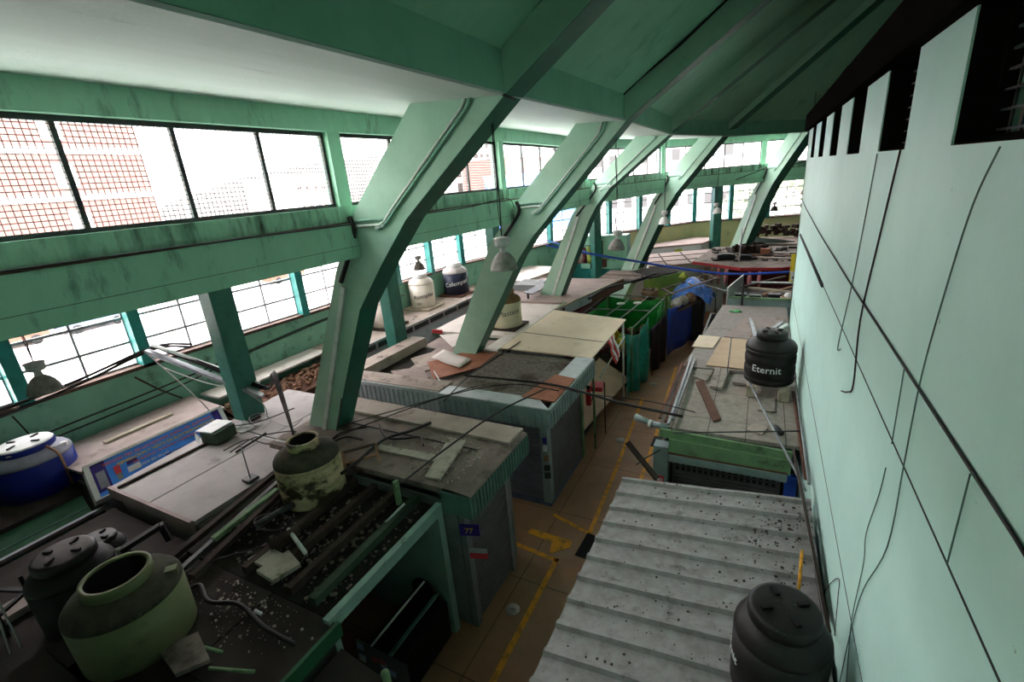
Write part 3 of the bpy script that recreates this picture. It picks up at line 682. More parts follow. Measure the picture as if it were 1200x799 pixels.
sc_ = (SA+SB_+SC+SD)/4
sl = lambda u, v, w: sc_+eu*u+ev*v+sn*w
hw, hh = (SB_-SA).length/2, (SA-SD).length/2
def panel(u0, u1, v0, v1, w0, w1):
    vs = [sl(u, v, w) for w in (w0, w1) for v in (v0, v1) for u in (u0, u1)]
    return MB().add(vs, [(0, 2, 3, 1), (4, 5, 7, 6), (0, 1, 5, 4), (2, 6, 7, 3), (0, 4, 6, 2), (1, 3, 7, 5)])
obj('case', panel(-hw, hw, -hh, hh, -.18, 0), 'white', sb)
for a in ((-hw, hw, hh-.05, hh), (-hw, -hw+.09, -hh, hh), (hw-.09, hw, -hh, hh), (-hw, hw, -hh, -hh+.03)): obj('frame', panel(*a, 0, .025), 'white', sb)
obj('face', panel(-hw+.09, hw-.09, -hh+.03, hh-.05, 0, .006), 'sign_blue', sb)
obj('corner_panel', panel(-hw+.09, -hw+.32, -hh+.12, hh-.05, .006, .009), 'sign_navy', sb)
obj('corner_panel', panel(hw-.25, hw-.09, -.05, hh-.05, .006, .009), 'sign_navy', sb)
obj('lower_panel', panel(-.05, hw-.3, -hh+.03, -.13, .006, .009), 'sign_navy', sb)
lp = lambda cu, cv: (lambda u, v, w: sl(u+cu, v+cv, w+.012))
text('lettering', 'SERVICIO TEC. DE LICUADORAS, RADIO, TEL. ELECTRICO', 'sign_red', sb, lp(.0, .235), .082)
text('lettering', 'REPARACION Y VENTA DE ELECTRODOMESTICOS', 'yellow', sb, lp(.12, .125), .085)
text('lettering', 'LICUADORAS - PLANCHAS', 'sign_red', sb, lp(-.2, .02), .066)
text('lettering', 'Y TODO EN OLLAS', 'white_plain', sb, lp(-.3, -.1), .075)
text('lettering', 'Y VENTA DE REPUESTOS', 'sign_red', sb, lp(.62, .02), .072)
text('lettering', 'ATENCION DE LUNES A SABADO', 'white_plain', sb, lp(.5, -.18), .062)
# small pictures on the sign: blender and pressure cooker, drawn as flat shapes
obj('picture_blender', panel(-hw+.42, -hw+.52, -.06, .12, .006, .01), 'red', sb)
obj('picture_blender', panel(-hw+.43, -hw+.51, -.19, -.06, .006, .01), 'steel_grey', sb)
obj('picture_cooker', panel(-hw+.62, -hw+.84, -.14, -.02, .006, .01), 'white_plain', sb)
obj('picture_cooker', panel(-hw+.64, -hw+.82, .02, .1, .006, .01), 'sign_navy', sb)
obj('picture_fan', panel(-hw+.14, -hw+.28, -.2, .15, .009, .012), 'blue_grime', sb)
tag(obj('plank', MB().box((-11.9, 3.7, 2.89), (-11.78, 5.05, 2.93), RZ(.03)), 'wood_pale'), 'narrow white plank lying on the roof behind the blue sign', 'plank')
# metal box sitting before the sign
t = thing('light_box', (-10.0, 5.0, 2.66), 'dented metal box with a white lid before the blue sign', 'box')
RB = RZ(.15)
obj('case', MB().box((-10.2, 4.72, 2.66), (-9.75, 5.2, 2.92), RB), 'green_wood', t, bevel=.01)
obj('lid', MB().box((-10.28, 4.7, 2.925), (-9.83, 5.22, 2.95), RB), 'white', t)
obj('flap', MB().slab([(-10.28, 4.66, 2.92), (-10.05, 4.62, 2.9), (-10.08, 4.6, 2.72), (-10.24, 4.62, 2.75)], .015), 'white', t)
t = thing('plastic_bag', (-9.9, 5.35, 2.64), 'crumpled white plastic bag beside the metal box', 'bag')
g = []
for i in range(7):
    g.append([V((-10.15+.42*j/8+.03*random.random(), 5.3+.35*i/6+.03*random.random(), 2.65+.14*math.sin(math.pi*i/6)*math.sin(math.pi*j/8)*(.4+random.random()))) for j in range(9)])
obj('crumpled_sheet', MB().sheet(g, False), 'white', t, solid=.005)
# ---- produce stall between sign and rib: tray of brown sacks under a white board
t = thing('market_stall', (-11.6, 7.4, 0), 'stall of brown goods under a white board beyond the blue sign', 'market stall')
obj('walls', box_shell(-12.6, -11.0, 6.1, 9.4, 0, 2.3), 'wood_red', t)
obj('roof_board', MB().slab([(-12.55, 6.1, 2.85), (-11.75, 6.1, 2.85), (-11.75, 9.6, 2.85), (-12.55, 9.6, 2.85)], .05), 'roof_pale', t)
obj('goods_tray', MB().slab([(-11.75, 6.1, 2.6), (-10.95, 6.1, 2.32), (-10.95, 9.4, 2.32), (-11.75, 9.4, 2.6)], .06), 'wood_red', t)
mb = MB()
for i in range(230):
    x = -11.72+.62*random.random(); y = 6.12+3.2*random.random(); z = 2.6-(x+11.75)*.35+.04
    mb.lathe((x, y, z), [(.02, -.05), (.055, -.02), (.06, .02), (.03, .055)], 6, rot=Matrix.Rotation(random.random()*3, 3, 'X'))
o = obj('brown_goods', mb, 'mixed'); o['kind'] = 'stuff'; tag(o, 'spread of brown and maroon goods on a sloping tray beyond the blue sign', 'goods')
# ---- L2 right unit (front corner stall, white grey ribbed fascia)
t = thing('market_stall', (-5, 9.6, 0), 'corner stall with grey shutters and gravelly roof edged by an orange board', 'market stall')
L2 = t
obj('walls', box_shell(-6.35, -3.98, 8.55, 10.85, 0, 2.5, open_sides=''), 'shutter_blue', t)
obj('plinth', MB().box((-6.4, 8.5, 0), (-3.94, 10.87, .14)), 'blue_grey', t)
obj('roof', MB().slab([(-6.35, 8.3, 2.80), (-4.1, 8.3, 2.80), (-4.1, 10.95, 2.80), (-6.35, 10.95, 2.80)], .08), 'gravel', t)
obj('front_cap', MB().slab([(-6.38, 7.98, 2.86), (-3.62, 7.98, 2.86), (-4.05, 8.42, 2.86), (-6.38, 8.42, 2.86)], .05), 'fascia_pale', t)
obj('side_cap', MB().slab([(-4.1, 9.55, 2.865), (-3.62, 9.55, 2.865), (-3.62, 10.98, 2.865), (-4.1, 10.98, 2.865)], .05), 'fascia_pale', t)
obj('orange_board', MB().slab([(-4.42, 8.35, 2.88), (-3.63, 8.32, 2.88), (-3.63, 9.6, 2.88), (-4.15, 9.7, 2.88)], .03), 'orange_board', t)
obj('fascia', ribbed((-6.38, 7.98), (-3.62, 7.98), 2.40, 2.76, (0, -1), .15, .035), 'fascia', t)
obj('fascia_band', MB().box((-6.38, 7.95, 2.75), (-3.62, 8.02, 2.85)), 'fascia', t)
obj('fascia', ribbed((-3.62, 7.98), (-3.62, 10.98), 2.40, 2.76, (1, 0), .15, .035), 'fascia', t)
obj('fascia_band', MB().box((-3.66, 7.98, 2.75), (-3.59, 10.98, 2.85)), 'fascia', t)
obj('soffit_board', MB().box((-6.36, 8.0, 2.40), (-3.64, 8.6, 2.42)), 'stall_dark', t)
obj('soffit_board', MB().box((-4.0, 8.6, 2.40), (-3.64, 10.9, 2.42)), 'stall_dark', t)
obj('shutter', shutter((-6.1, 8.53), (-4.12, 8.53), .15, 2.4, (0, -1), .075), 'shutter_blue', t)
obj('shutter', shutter((-3.97, 8.7), (-3.97, 10.7), .1, 2.4, (1, 0), .075), 'shutter', t)
obj('corner_post', MB().box((-4.1, 8.46, .14), (-3.92, 8.66, 2.4)), 'fascia', t)
obj('corner_post', MB().box((-3.99, 10.72, 0), (-3.9, 10.86, 2.4)), 'moss_green', t)
for z, m, w in ((1.75, 'sign_navy', .1), (1.55, 'white', .1), (1.3, 'bronze', .12), (1.05, 'steel_dark', .14), (.85, 'steel_dark', .14)):
    obj('lock_plate' if 'steel' in m else 'sticker', MB().box((-4.02, 8.40, z), (-4.02+w, 8.45, z+.13), RZ(.4)), m, t)
# ---- L2 left unit
t = thing('market_stall', (-7.9, 9.6, 0), 'stall with pale ribbed fascia whose roof has a sunken gap by a green column', 'market stall')
obj('walls', box_shell(-9.4, -6.42, 8.6, 11.6, 0, 2.45), 'shutter_blue', t)
obj('roof', MB().slab([(-9.4, 8.4, 2.58), (-6.42, 8.4, 2.58), (-6.42, 12.2, 2.70), (-9.4, 12.2, 2.6)], .07), 'roof_mauve', t)
obj('front_cap', MB().slab([(-9.75, 8.05, 2.88), (-6.42, 8.05, 2.88), (-6.42, 8.62, 2.88), (-9.75, 8.55, 2.88)], .3), 'roof_tan', t)
obj('side_cap', MB().slab([(-9.85, 8.55, 2.88), (-9.3, 8.55, 2.88), (-9.3, 11.4, 2.88), (-9.85, 11.4, 2.88)], .3), 'roof_tan', t)
obj('gap_floor', MB().box((-9.28, 8.7, 2.6), (-8.5, 11.2, 2.615)), 'roof_black', t)
obj('fascia', ribbed((-9.75, 8.03), (-6.42, 8.03), 2.36, 2.78, (0, -1), .15, .035), 'fascia_pale', t)
obj('fascia_band', MB().box((-9.75, 8.0, 2.77), (-6.42, 8.05, 2.86)), 'fascia_pale', t)
obj('shutter', shutter((-7.9, 8.58), (-6.6, 8.58), .1, 2.3, (0, -1), .08), 'shutter_blue', t)
obj('shutter', shutter((-9.2, 8.58), (-8.1, 8.58), .1, 2.3, (0, -1), .08), 'shutter_blue', t)
obj('corner_post', MB().box((-8.1, 8.5, 0), (-7.9, 8.58, 2.4)), 'fascia', t)
obj('door_panel', MB().box((-9.4, 8.55, 0), (-9.2, 8.6, 2.3)), 'blue_grey', t)
# sheets round the rib's foot
def flat(name, pts, th, mat, label, cat): return tag(obj(name, MB().slab(pts, th), mat), label, cat)
flat('metal_sheet', [(-8.15, 9.9, 2.72), (-7.2, 8.9, 2.72), (-6.45, 9.9, 2.75), (-6.5, 11.3, 2.75), (-7.3, 11.2, 2.74)], .02, 'orange_board', 'rusty sheet lying under the foot of the second rib', 'sheet')
g = [[V((-8.2+1.3*i/8, 10.15+.62*j/3-.5*i/8, 2.765+.014*math.sin(i*1.1)+.006*j)) for j in range(4)] for i in range(9)]
tag(obj('metal_sheet', MB().sheet(g), 'roof_pale', solid=.006), 'wavy silver sheet lying on the rusty sheet by the second rib', 'sheet')
flat('board', [(-9.0, 10.2, 2.64), (-8.0, 9.4, 2.64), (-7.7, 9.8, 2.66), (-8.6, 10.9, 2.66)], .03, 'roof_tan', 'square tan board lying beside the roof gap', 'board')
flat('board', [(-8.9, 9.2, 2.65), (-8.1, 8.7, 2.65), (-7.5, 9.1, 2.65), (-8.2, 9.7, 2.65)], .03, 'roof_mauve', 'grey mauve board by the pale fascia, propped with thin sticks', 'board')
flat('board', [(-9.2, 12.0, 2.78), (-8.1, 11.1, 2.78), (-7.6, 11.5, 2.78), (-8.6, 12.3, 2.78)], .03, 'roof_pale', 'pale board behind the wavy silver sheet', 'board')
for i, (p, q, l) in enumerate((((-7.75, 8.75, 2.72), (-7.3, 8.35, 2.9), 'short pale stick leaning on the tan fascia cap, left one'), ((-7.4, 9.2, 2.8), (-6.7, 8.5, 2.9), 'short pale stick leaning on the tan fascia cap, right one'))):
    tag(obj('stick', MB().bar(p, q, .03, .02), 'cable_white'), l, 'stick')
# ---- cream canopy
t = thing('canopy', (-4.9, 12.9, 2.3), 'large cream canopy board sloping over the corridor beyond the gravelly roof', 'canopy')
CA = [(-6.35, 10.98, 2.93), (-4.45, 10.98, 2.9), (-3.68, 10.98, 2.86), (-3.68, 14.55, 2.88), (-6.35, 15.0, 2.95)]
obj('canopy_sheet', MB().slab(CA, .04), 'canopy_cream', t)
obj('seam', MB().bar((-6.3, 12.4, 2.945), (-3.72, 12.2, 2.9), .02, .012), 'roof_tan', t)
for p in ((-3.75, 14.45), (-3.75, 11.3)):
    obj('post', MB().tube([(*p, 0), (*p, 2.85)], .035, 8), 'moss_green' if p[1] < 12 else 'conduit', t)
obj('brace', MB().tube([(-3.72, 14.5, 2.3), (-3.78, 12.0, 1.9)], .025, 6), 'conduit', t)
# counter below canopy: long pale ramp-like counter front
t = thing('counter', (-4.3, 12.6, 0), 'long tan counter front under the cream canopy, facing the corridor', 'counter')
obj('counter_front', MB().slab([(-5.0, 10.95, 1.15), (-4.05, 10.95, .62), (-3.75, 15.2, .55), (-4.8, 15.2, 1.2)], .05), 'plywood', t)
obj('base', MB().box((-5.0, 10.95, 0), (-4.25, 15.0, .5)), 'stall_dark', t)
for y in (11.2, 12.6, 14.0): obj('bracket', MB().bar((-4.6, y, .05), (-4.05, y, .6), .04, .04), 'wood_dark', t)
t = thing('flag_cloth', (-3.62, 12.9, 2.3), 'red and white striped cloth hung from the edge of the cream canopy', 'cloth')
for i, m in enumerate(('red', 'white', 'red', 'white')):
    a = [[V((-3.675+.03*math.sin(j*2+i)*min(j,1)+.05*j, 12.45+.16*(i+s), 2.84-.17*j)) for s in (0, 1)] for j in range(5)]
    obj('stripe', MB().sheet(a), m, t, solid=.01)
# things under the canopy: fire extinguisher, red tray
t = thing('fire_extinguisher', (-3.83, 10.95, 1.5), 'red fire extinguisher hung at the end of the grey corner stall', 'fire extinguisher')
obj('cylinder', MB().lathe((-3.8, 11.0, 1.5), [(.06, 0), (.075, .03), (.075, .36), (.05, .44), (.025, .47)], 16), 'extinguisher', t)
obj('valve', MB().box((-3.83, 10.97, 1.96), (-3.77, 11.03, 2.05)), 'black_clean', t)
obj('hose', MB().tube(bez([(-3.78, 11.0, 2.02), (-3.7, 11.05, 1.98), (-3.7, 11.06, 1.75), (-3.73, 11.05, 1.6)], 5), .012, 6), 'cable', t)
t = thing('tray', (-3.9, 12.0, 1.7), 'red tray on a stand beside the tan counter', 'tray')
obj('tray_box', MB().box((-4.05, 11.75, 1.55), (-3.7, 12.2, 1.68), RZ(.2)), 'red', t, bevel=.01)
obj('stand', MB().tube([(-3.72, 12.2, 1.66), (-3.72, 12.2, 0)], .02, 6), 'wood_dark', t)
obj('handle', MB().tube(bez([(-4.4, 11.6, 1.75), (-4.2, 11.7, 1.72), (-4.0, 11.8, 1.65)], 5), .03, 6), 'black_clean', t)
# ---- middle left block: roofs, slotted fascia, behind rib 2
t = thing('market_stall', (-11, 13.5, 0), 'low stall row along the outer wall carrying the white and the navy water tanks', 'market stall')
MID = t
obj('walls', box_shell(-12.6, -10.75, 9.7, 19.0, 0, 2.5), 'roof_white', t)
obj('roof', MB().slab([(-12.65, 9.6, 2.82), (-10.75, 9.6, 2.82), (-10.75, 19.2, 2.82), (-12.65, 19.2, 2.82)], .06), 'roof_tan', t)
obj('slot_fascia', MB().box((-10.8, 9.6, 2.58), (-10.7, 19.2, 2.9)), 'roof_white', t)
for i in range(10):
    y = 9.75+.94*i; obj('slot', MB().box((-10.71, y, 2.66), (-10.68, y+.82, 2.82)), 'stall_dark', t)
obj('lower_fascia', MB().box((-10.78, 9.6, 2.0), (-10.72, 19.2, 2.58)), 'fascia_pale', t)
t = thing('market_stall', (-8.5, 13, 0), 'cream flat roofed stall between the slotted fascia and the second rib', 'market stall')
obj('walls', box_shell(-9.6, -7.0, 12.3, 16.2, 0, 2.5), 'stall_wall', t)
obj('roof', MB().slab([(-9.7, 12.3, 2.8), (-7.0, 12.3, 2.8), (-7.0, 16.3, 2.8), (-9.7, 16.3, 2.8)], .12), 'roof_pale', t)
obj('red_edge', MB().box((-9.72, 12.28, 2.7), (-9.3, 12.31, 2.85)), 'red_edge', t)
obj('green_edge', MB().box((-9.7, 12.24, 2.6), (-7.0, 12.3, 2.72)), 'green_wood', t)
t = thing('market_stall', (-6.8, 13.4, 0), 'small roof with glazed green edging under the cream water tank', 'market stall')
obj('walls', box_shell(-7.0, -6.42, 11.1, 16.0, 0, 2.5), 'stall_wall', t)
obj('roof', MB().slab([(-7.0, 11.05, 2.78), (-6.42, 11.05, 2.78), (-6.42, 16.2, 2.82), (-7.0, 16.2, 2.82)], .08), 'roof_pale', t)
obj('edge_rail', MB().bar((-6.42, 11.0, 2.83), (-6.42, 16.2, 2.88), .08, .06), 'moss_green', t)
for i in range(6):
    y = 11.2+.8*i; obj('edge_pane', MB().box((-6.41, y, 2.62), (-6.38, y+.65, 2.79)), 'steel_grey' if i % 2 else 'stall_dark', t)
# ---- roof 17: brown roof past the third rib with fascia towards the corridor
t = thing('market_stall', (-7, 18.5, 0), 'flat brown roofed stall round the foot of the third rib', 'market stall')
obj('walls', box_shell(-9.6, -5.9, 16.4, 20.5, 0, 2.5), 'maroon', t)
obj('roof', MB().slab([(-9.7, 16.3, 2.88), (-6.3, 16.3, 2.88), (-5.35, 20.7, 2.88), (-9.7, 20.7, 2.88)], .08), 'roof_mauve', t)
obj('edge_rail', MB().bar((-6.38, 15.2, 2.9), (-5.35, 20.7, 2.9), .08, .06), 'wood_pale', t)
obj('edge_fascia', MB().bar((-6.33, 16.0, 2.68), (-5.95, 18.0, 2.68), .04, .38), 'fascia_pale', t)
obj('edge_fascia', MB().bar((-5.94, 18.05, 2.66), (-5.35, 20.7, 2.66), .05, .42), 'wood_red', t)
# slatted pallets on the further part
for i in range(8):
    pass
t = thing('slat_roof', (-4.9, 21.9, 2.7), 'roof of loose brown slats between the third and fourth ribs', 'slatted roof')
obj('deck', MB().slab([(-6.6, 20.8, 2.72), (-4.9, 20.8, 2.72), (-4.0, 23.0, 2.72), (-6.4, 23.2, 2.72)], .05), 'roof_black', t)
for i in range(7):
    y = 20.9+.32*i; obj('slat', MB().bar((-6.6, y+.25, 2.79), (-4.85+.12*i, y-.1, 2.79), .17, .03), 'roof_mauve' if i % 3 else 'roof_brown', t)
# white kiosks behind
t = thing('market_stall', (-10.5, 22, 0), 'white topped grey kiosk behind the third rib', 'market stall')
obj('body', MB().box((-11.6, 19.6, 0), (-9.4, 22.8, 2.75)), 'stall_wall', t)
obj('roof', MB().slab([(-11.7, 19.4, 3.0), (-9.6, 19.4, 3.0), (-9.0, 22.9, 3.0), (-11.7, 23.4, 3.0)], .3), 'roof_pale', t)
t = thing('bench_box', (-8.6, 19.0, 2.9), 'low grey box and dark shelf on the brown roof beside the third rib', 'box')
obj('box', MB().box((-9.5, 18.0, 2.88), (-8.3, 19.2, 3.12)), 'stall_wall', t)
obj('shelf', MB().slab([(-8.3, 16.6, 3.15), (-7.9, 16.6, 3.1), (-7.9, 18.4, 3.1), (-8.3, 18.4, 3.15)], .03), 'steel_dark', t)
for y in (16.7, 18.3): obj('leg', MB().box((-8.2, y-.03, 2.88), (-8.12, y+.03, 3.12)), 'steel_dark', t)
# stall with red clothing, door wall at left far
t = thing('clothes_rack', (-8.4, 23.2, 2.4), 'rack hung with red and purple clothes behind the third rib', 'clothes rack')
obj('rack_frame', MB().tube([(-8.9, 22.9, 2.8), (-8.9, 22.9, 4.0), (-7.7, 23.4, 4.0), (-7.7, 23.4, 2.8)], .03, 6), 'steel_dark', t)
for i, m in enumerate(('maroon', 'tarp_blue', 'red', 'tank_white', 'maroon', 'lime')):
    c = V((-8.8+.2*i, 22.95+.085*i, 3.95)); w = .1
    g = [[c+V((w*(1 if s else -1)*(.6+.5*min(1, j/1.5)), .06*math.sin(j*1.7+i+s), -.28*j)) for s in (0, .5, 1)] for j in range(4)]
    obj('garment', MB().sheet(g), m, t, solid=.04)
t = thing('market_stall', (-8.6, 25.4, 0), 'turquoise walled stall with dark window openings beyond the third rib', 'market stall')
obj('walls', MB().box((-9.6, 25.6, 0), (-6.4, 26.4, 4.2)), 'teal', t)
obj('walls', MB().box((-9.0, 25.55, 2.4), (-6.4, 25.62, 4.2)), 'lowwall', t)
obj('window_opening', MB().box((-8.3, 25.5, 3.2), (-7.7, 25.56, 3.95)), 'stall_dark', t)
obj('window_opening', MB().box((-8.35, 25.5, 2.5), (-7.5, 25.56, 2.95)), 'wood_red', t)
# ---- far ring of stalls
t = thing('market_stall', (-5.5, 27.8, 0), 'long pale walled stall row along the far outer wall', 'market stall')
obj('body', MB().prism([(-8.6, 27.6), (-3.2, 30.8), (-2.6, 33.0), (-3.95, 33.3), (-8.3, 28.2)], 0, 2.9), 'roof_pale', t)
obj('roof', MB().prism([(-8.7, 27.5), (-3.1, 30.7), (-2.5, 33.1), (-3.95, 33.4), (-8.4, 28.2)], 2.9, 3.0), 'roof_mauve', t)
obj('white_front', MB().bar((-8.55, 27.58, 2.55), (-3.2, 30.75, 2.55), .05, .7), 'white', t)
obj('lime_mark', MB().bar((-4.6, 29.9, 2.6), (-4.2, 30.12, 2.6), .06, .3), 'sign_yellow', t)
t = thing('market_stall', (-3.2, 27, 0), 'brown roofed stall before the pale walled row, life ring at its corner', 'market stall')
obj('body', MB().prism([(-4.9, 24.6), (-1.6, 26.6), (-2.6, 30.0), (-5.9, 28.2)], 0, 2.6), 'white', t)
obj('roof', MB().prism([(-5.0, 24.5), (-1.5, 26.4), (-2.6, 30.1), (-6.0, 28.3)], 2.6, 2.72), 'roof_mauve', t)
for a, b in (((-4.2, 24.95), (-5.3, 28.6)), ((-3.1, 25.55), (-4.2, 29.2)), ((-5.3, 25.6), (-1.8, 27.5)), ((-5.65, 27.0), (-2.2, 28.8))): obj('roof_seam', MB().bar((*a, 2.73), (*b, 2.73), .06, .03), 'wood_dark', t)
rg = MB()
ring = [V((-4.75+.22*math.cos(a), 24.55+.1*math.cos(a), 2.25+.24*math.sin(a))) for a in [i*math.pi/10 for i in range(21)]]
t = thing('round_sign', (-4.75, 24.55, 2.0), 'small red ring sign on the white corner of the far brown roofed stall', 'sign')
obj('ring', MB().tube(ring, .05, 8), 'red', t)
obj('disc', MB().lathe((-4.75, 24.6, 2.25), [(.19, -.01), (.19, .01)], 20, rot=Matrix.Rotation(math.pi/2, 3, 'X')), 'white', t)
t = thing('market_stall', (.2, 26, 0), 'far stall with red edged brown roof and hanging pink bundles', 'market stall')
obj('body', MB().box((-1.4, 26.6, 0), (3.6, 29.4, 2.3)), 'maroon', t)
obj('roof', MB().prism([(-3.0, 25.4), (-.75, 23.7), (.9, 23.8), (2.6, 25.0), (4.2, 26), (4, 30), (-2.4, 30)], 2.74, 2.84), 'roof_brown', t)
for a, b in (((-3.0, 25.35), (-.75, 23.65)), ((-.75, 23.65), (.9, 23.75)), ((.9, 23.75), (2.6, 24.95))): obj('red_edge', MB().bar((*a, 2.77), (*b, 2.77), .05, .13), 'red_edge', t)
PKL = [(-2.3, 24.75), (-2.0, 24.52), (-1.7, 24.3), (-1.35, 24.02), (-.35, 23.58), (.05, 23.6)]
for i, (x, y) in enumerate(PKL):
    g = [[V((x-.1*(.5+.3*math.sin(j))+.2*(.5+.3*math.sin(j))*u, y+.07*math.sin(u*5+j), 2.68-.19*j)) for u in (0, .33, .66, 1)] for j in range(5)]
    tag(obj('hanging_bundle', MB().sheet(g), 'pink' if i > 1 else 'bronze', solid=.05), ['orange brown hanging bundle leftmost under the red roof edge', 'orange brown hanging bundle second under the red roof edge', 'pink hanging bundle third under the red roof edge', 'pink hanging bundle fourth under the red roof edge', 'pink hanging bundle under the point of the red roof edge', 'pink hanging bundle rightmost under the red roof edge'][i], 'bundle', 'bundles hanging under the red roof edge')
t = thing('market_stall', (3, 30.5, 0), 'far right stall row with pinkish flat roof below the yellow wall', 'market stall')
obj('body', MB().prism([(-1.2, 30.6), (4.3, 30.8), (4.3, 33.4), (-1.5, 33.2)], 0, 2.75), 'stall_wall', t)
obj('roof', MB().prism([(-1.2, 30.4), (4.4, 30.6), (4.4, 33.5), (-1.5, 33.3)], 2.75, 2.9), 'roof_mauve', t)
mb = MB()
for i in range(70):
    x = -.6+4.4*random.random(); z = 2.92+.55*random.random()
    mb.box((x, 33.0+.2*random.random(), z), (x+.12+.2*random.random(), 33.4, z+.1+.15*random.random()), RZ(random.random()))
o = obj('stacked_goods', mb, 'wood_dark'); o['kind'] = 'stuff'; tag(o, 'dark jumble of goods stacked along the base of the yellow far wall', 'goods')
tag(obj('leaning_sheet', MB().slab([(-.4, 30.6, 3.3), (1.7, 31.0, 2.95), (1.7, 31.04, 2.92), (-.4, 30.64, 3.27)], .4), 'fascia'), 'leaning grey panel on the pinkish far roof', 'panel')
# black boxes on the far roof and rubbish at the last rib's foot
for i, (x, y, w, h, l) in enumerate(((-1.5, 25.9, .8, .26, 'larger black box on the far brown roof'), (-.65, 25.8, .6, .2, 'smaller black box on the far brown roof beside the last rib'))):
    t = thing('equipment_box', (x, y, 2.84), l, 'box')
    obj('case', MB().box((x-w/2, y-.25, 2.84), (x+w/2, y+.25, 2.84+h)), 'black_clean', t, bevel=.03)
    obj('top_plate', MB().box((x-w*.3, y-.15, 2.84+h), (x+w*.3, y+.15, 2.88+h)), 'steel_dark', t)
mb = MB()
for i in range(46):
    p = V((-1.3+1.5*random.random(), 27.4+1.2*random.random(), 2.86)); a = random.random()*3
    mb.box(p, p+V((.1+.25*random.random(), .1+.2*random.random(), .06+.4*random.random())), RZ(a))
o = obj('rubbish_heap', mb, 'wood_dark'); o['kind'] = 'stuff'; tag(o, 'dark heap of rubbish around the foot of the furthest rib', 'rubbish')
tag(obj('crate', MB().box((.0, 27.0, 2.84), (.45, 27.4, 3.15)), 'orange_board', bevel=.02), 'orange crate beside the rubbish heap at the furthest rib', 'crate')
# ---- lime stall and blue tarpaulin bundle
t = thing('market_stall', (-3.9, 23.2, 0), 'lime green walled stall beyond the slatted roof', 'market stall')
obj('walls', MB().bar((-4.55, 21.3, 1.45), (-3.1, 23.4, 1.45), .06, 2.5), 'lime', t)
obj('roof', MB().slab([(-4.7, 21.1, 2.78), (-3.3, 22.6, 2.85), (-3.9, 24.2, 2.9), (-5.6, 22.8, 2.8)], .05), 'roof_black', t)
t = thing('basket', (-4.1, 20.3, 2.0), 'brown basket on the green stall frame in front of the lime wall', 'basket')
obj('bowl', MB().lathe((-4.1, 20.3, 2.1), [(.22, 0), (.34, .12), (.36, .42), (.33, .42), (.3, .1)], 18), 'bronze', t)
obj('cloth', MB().sheet([[V((-4.4+.12*i, 20.1+.12*j, 2.5+.08*math.sin(i*2)*math.cos(j*2))) for i in range(5)] for j in range(4)]), 'wood_dark', t, solid=.01)
t = thing('tarpaulin', (-2.5, 21.4, 1.6), 'crumpled shiny blue tarpaulin covering goods past the lime wall', 'tarpaulin')
g = []
for i in range(11):
    a = i/10; row = []
    for j in range(13):
        b = j/12; z = 2.65-.9*abs(b-.45)**1.3*1.6-.7*(abs(a-.5)*1.7)**2.5+.1*random.random()
        row.append(V((-3.35+1.6*b+.08*random.random(), 20.9+1.6*a+.5*b, z)))
    g.append(row)
obj('tarpaulin_sheet', MB().sheet(g, False), 'tarp_bright', t, solid=.01)
obj('goods_under', MB().box((-3.1, 21.3, 0), (-2.1, 22.3, 1.9)), 'stall_dark', t)
tag(obj('sack', MB().lathe((-3.05, 22.6, 2.5), [(.12, 0), (.2, .06), (.22, .14), (.1, .24), (.05, .3)], 9), 'sign_yellow'), 'yellow sack behind the shiny blue tarpaulin', 'sack')
# ---- green market booth
t = thing('market_booth', (-4.7, 17.5, 0), 'open topped booth walled with green cloth and roofed by bare poles', 'market booth')
BO = t
def drape(p0, p1, z0, z1, mat, name, par, n=18, amp=.06, m=7, sagz=0.0):
    p0, p1 = V((*p0, 0)), V((*p1, 0)); d = (p1-p0).normalized(); nr = V((d.y, -d.x, 0)); g = []
    for j in range(m):
        v = j/(m-1); row = []
        for i in range(n):
            u = i/(n-1)
            row.append(p0.lerp(p1, u)+nr*(amp*math.sin(u*n*.9+v*1.5)*(0.35+v)+amp*.5*math.sin(u*5+j))+V((0, 0, z1-(z1-z0)*v-sagz*math.sin(math.pi*u)*(1-v))))
        g.append(row)
    return obj(name, MB().sheet(g), mat, par, solid=.008)
drape((-5.9, 15.9), (-5.7, 19.6), .2, 2.3, 'tarp_green', 'side_cloth', t, sagz=.05)
drape((-5.7, 19.6), (-3.35, 19.3), .2, 2.35, 'tarp_green', 'back_cloth', t, sagz=.1)
drape((-3.3, 19.25), (-3.3, 17.6), 1.0, 2.3, 'tarp_green', 'front_cloth', t)
for p in ((-5.8, 15.6), (-5.75, 19.5), (-3.3, 19.3), (-3.65, 15.2)):
    obj('pole', MB().tube([(*p, 0), (*p, 2.42)], .03, 6), 'moss_green', t)
for a, b in (((-5.85, 15.5, 2.42), (-5.75, 19.6, 2.42)), ((-5.75, 19.6, 2.42), (-3.3, 19.35, 2.42)), ((-3.62, 15.15, 2.4), (-3.3, 19.35, 2.42)), ((-4.35, 15.2, 2.42), (-4.0, 19.4, 2.42)), ((-4.95, 15.3, 2.42), (-4.6, 19.45, 2.42)), ((-5.8, 17.2, 2.42), (-3.5, 17.3, 2.42))):
    obj('roof_pole', MB().tube([a, b], .025, 6), 'stall_wall', t)
for i, (x, y) in enumerate(((-4.15, 18.2), (-4.75, 18.0))): obj('pole_disc', MB().lathe((x, y, 2.45), [(.16, 0), (.16, .03), (.05, .06)], 16), 'conduit', t)
tag(drape((-3.75, 14.65), (-3.36, 16.7), .05, 2.35, 'tarp_teal', 'tarpaulin', None, amp=.1, sagz=.3), 'teal tarpaulin hung across the front corner of the green booth', 'tarpaulin')
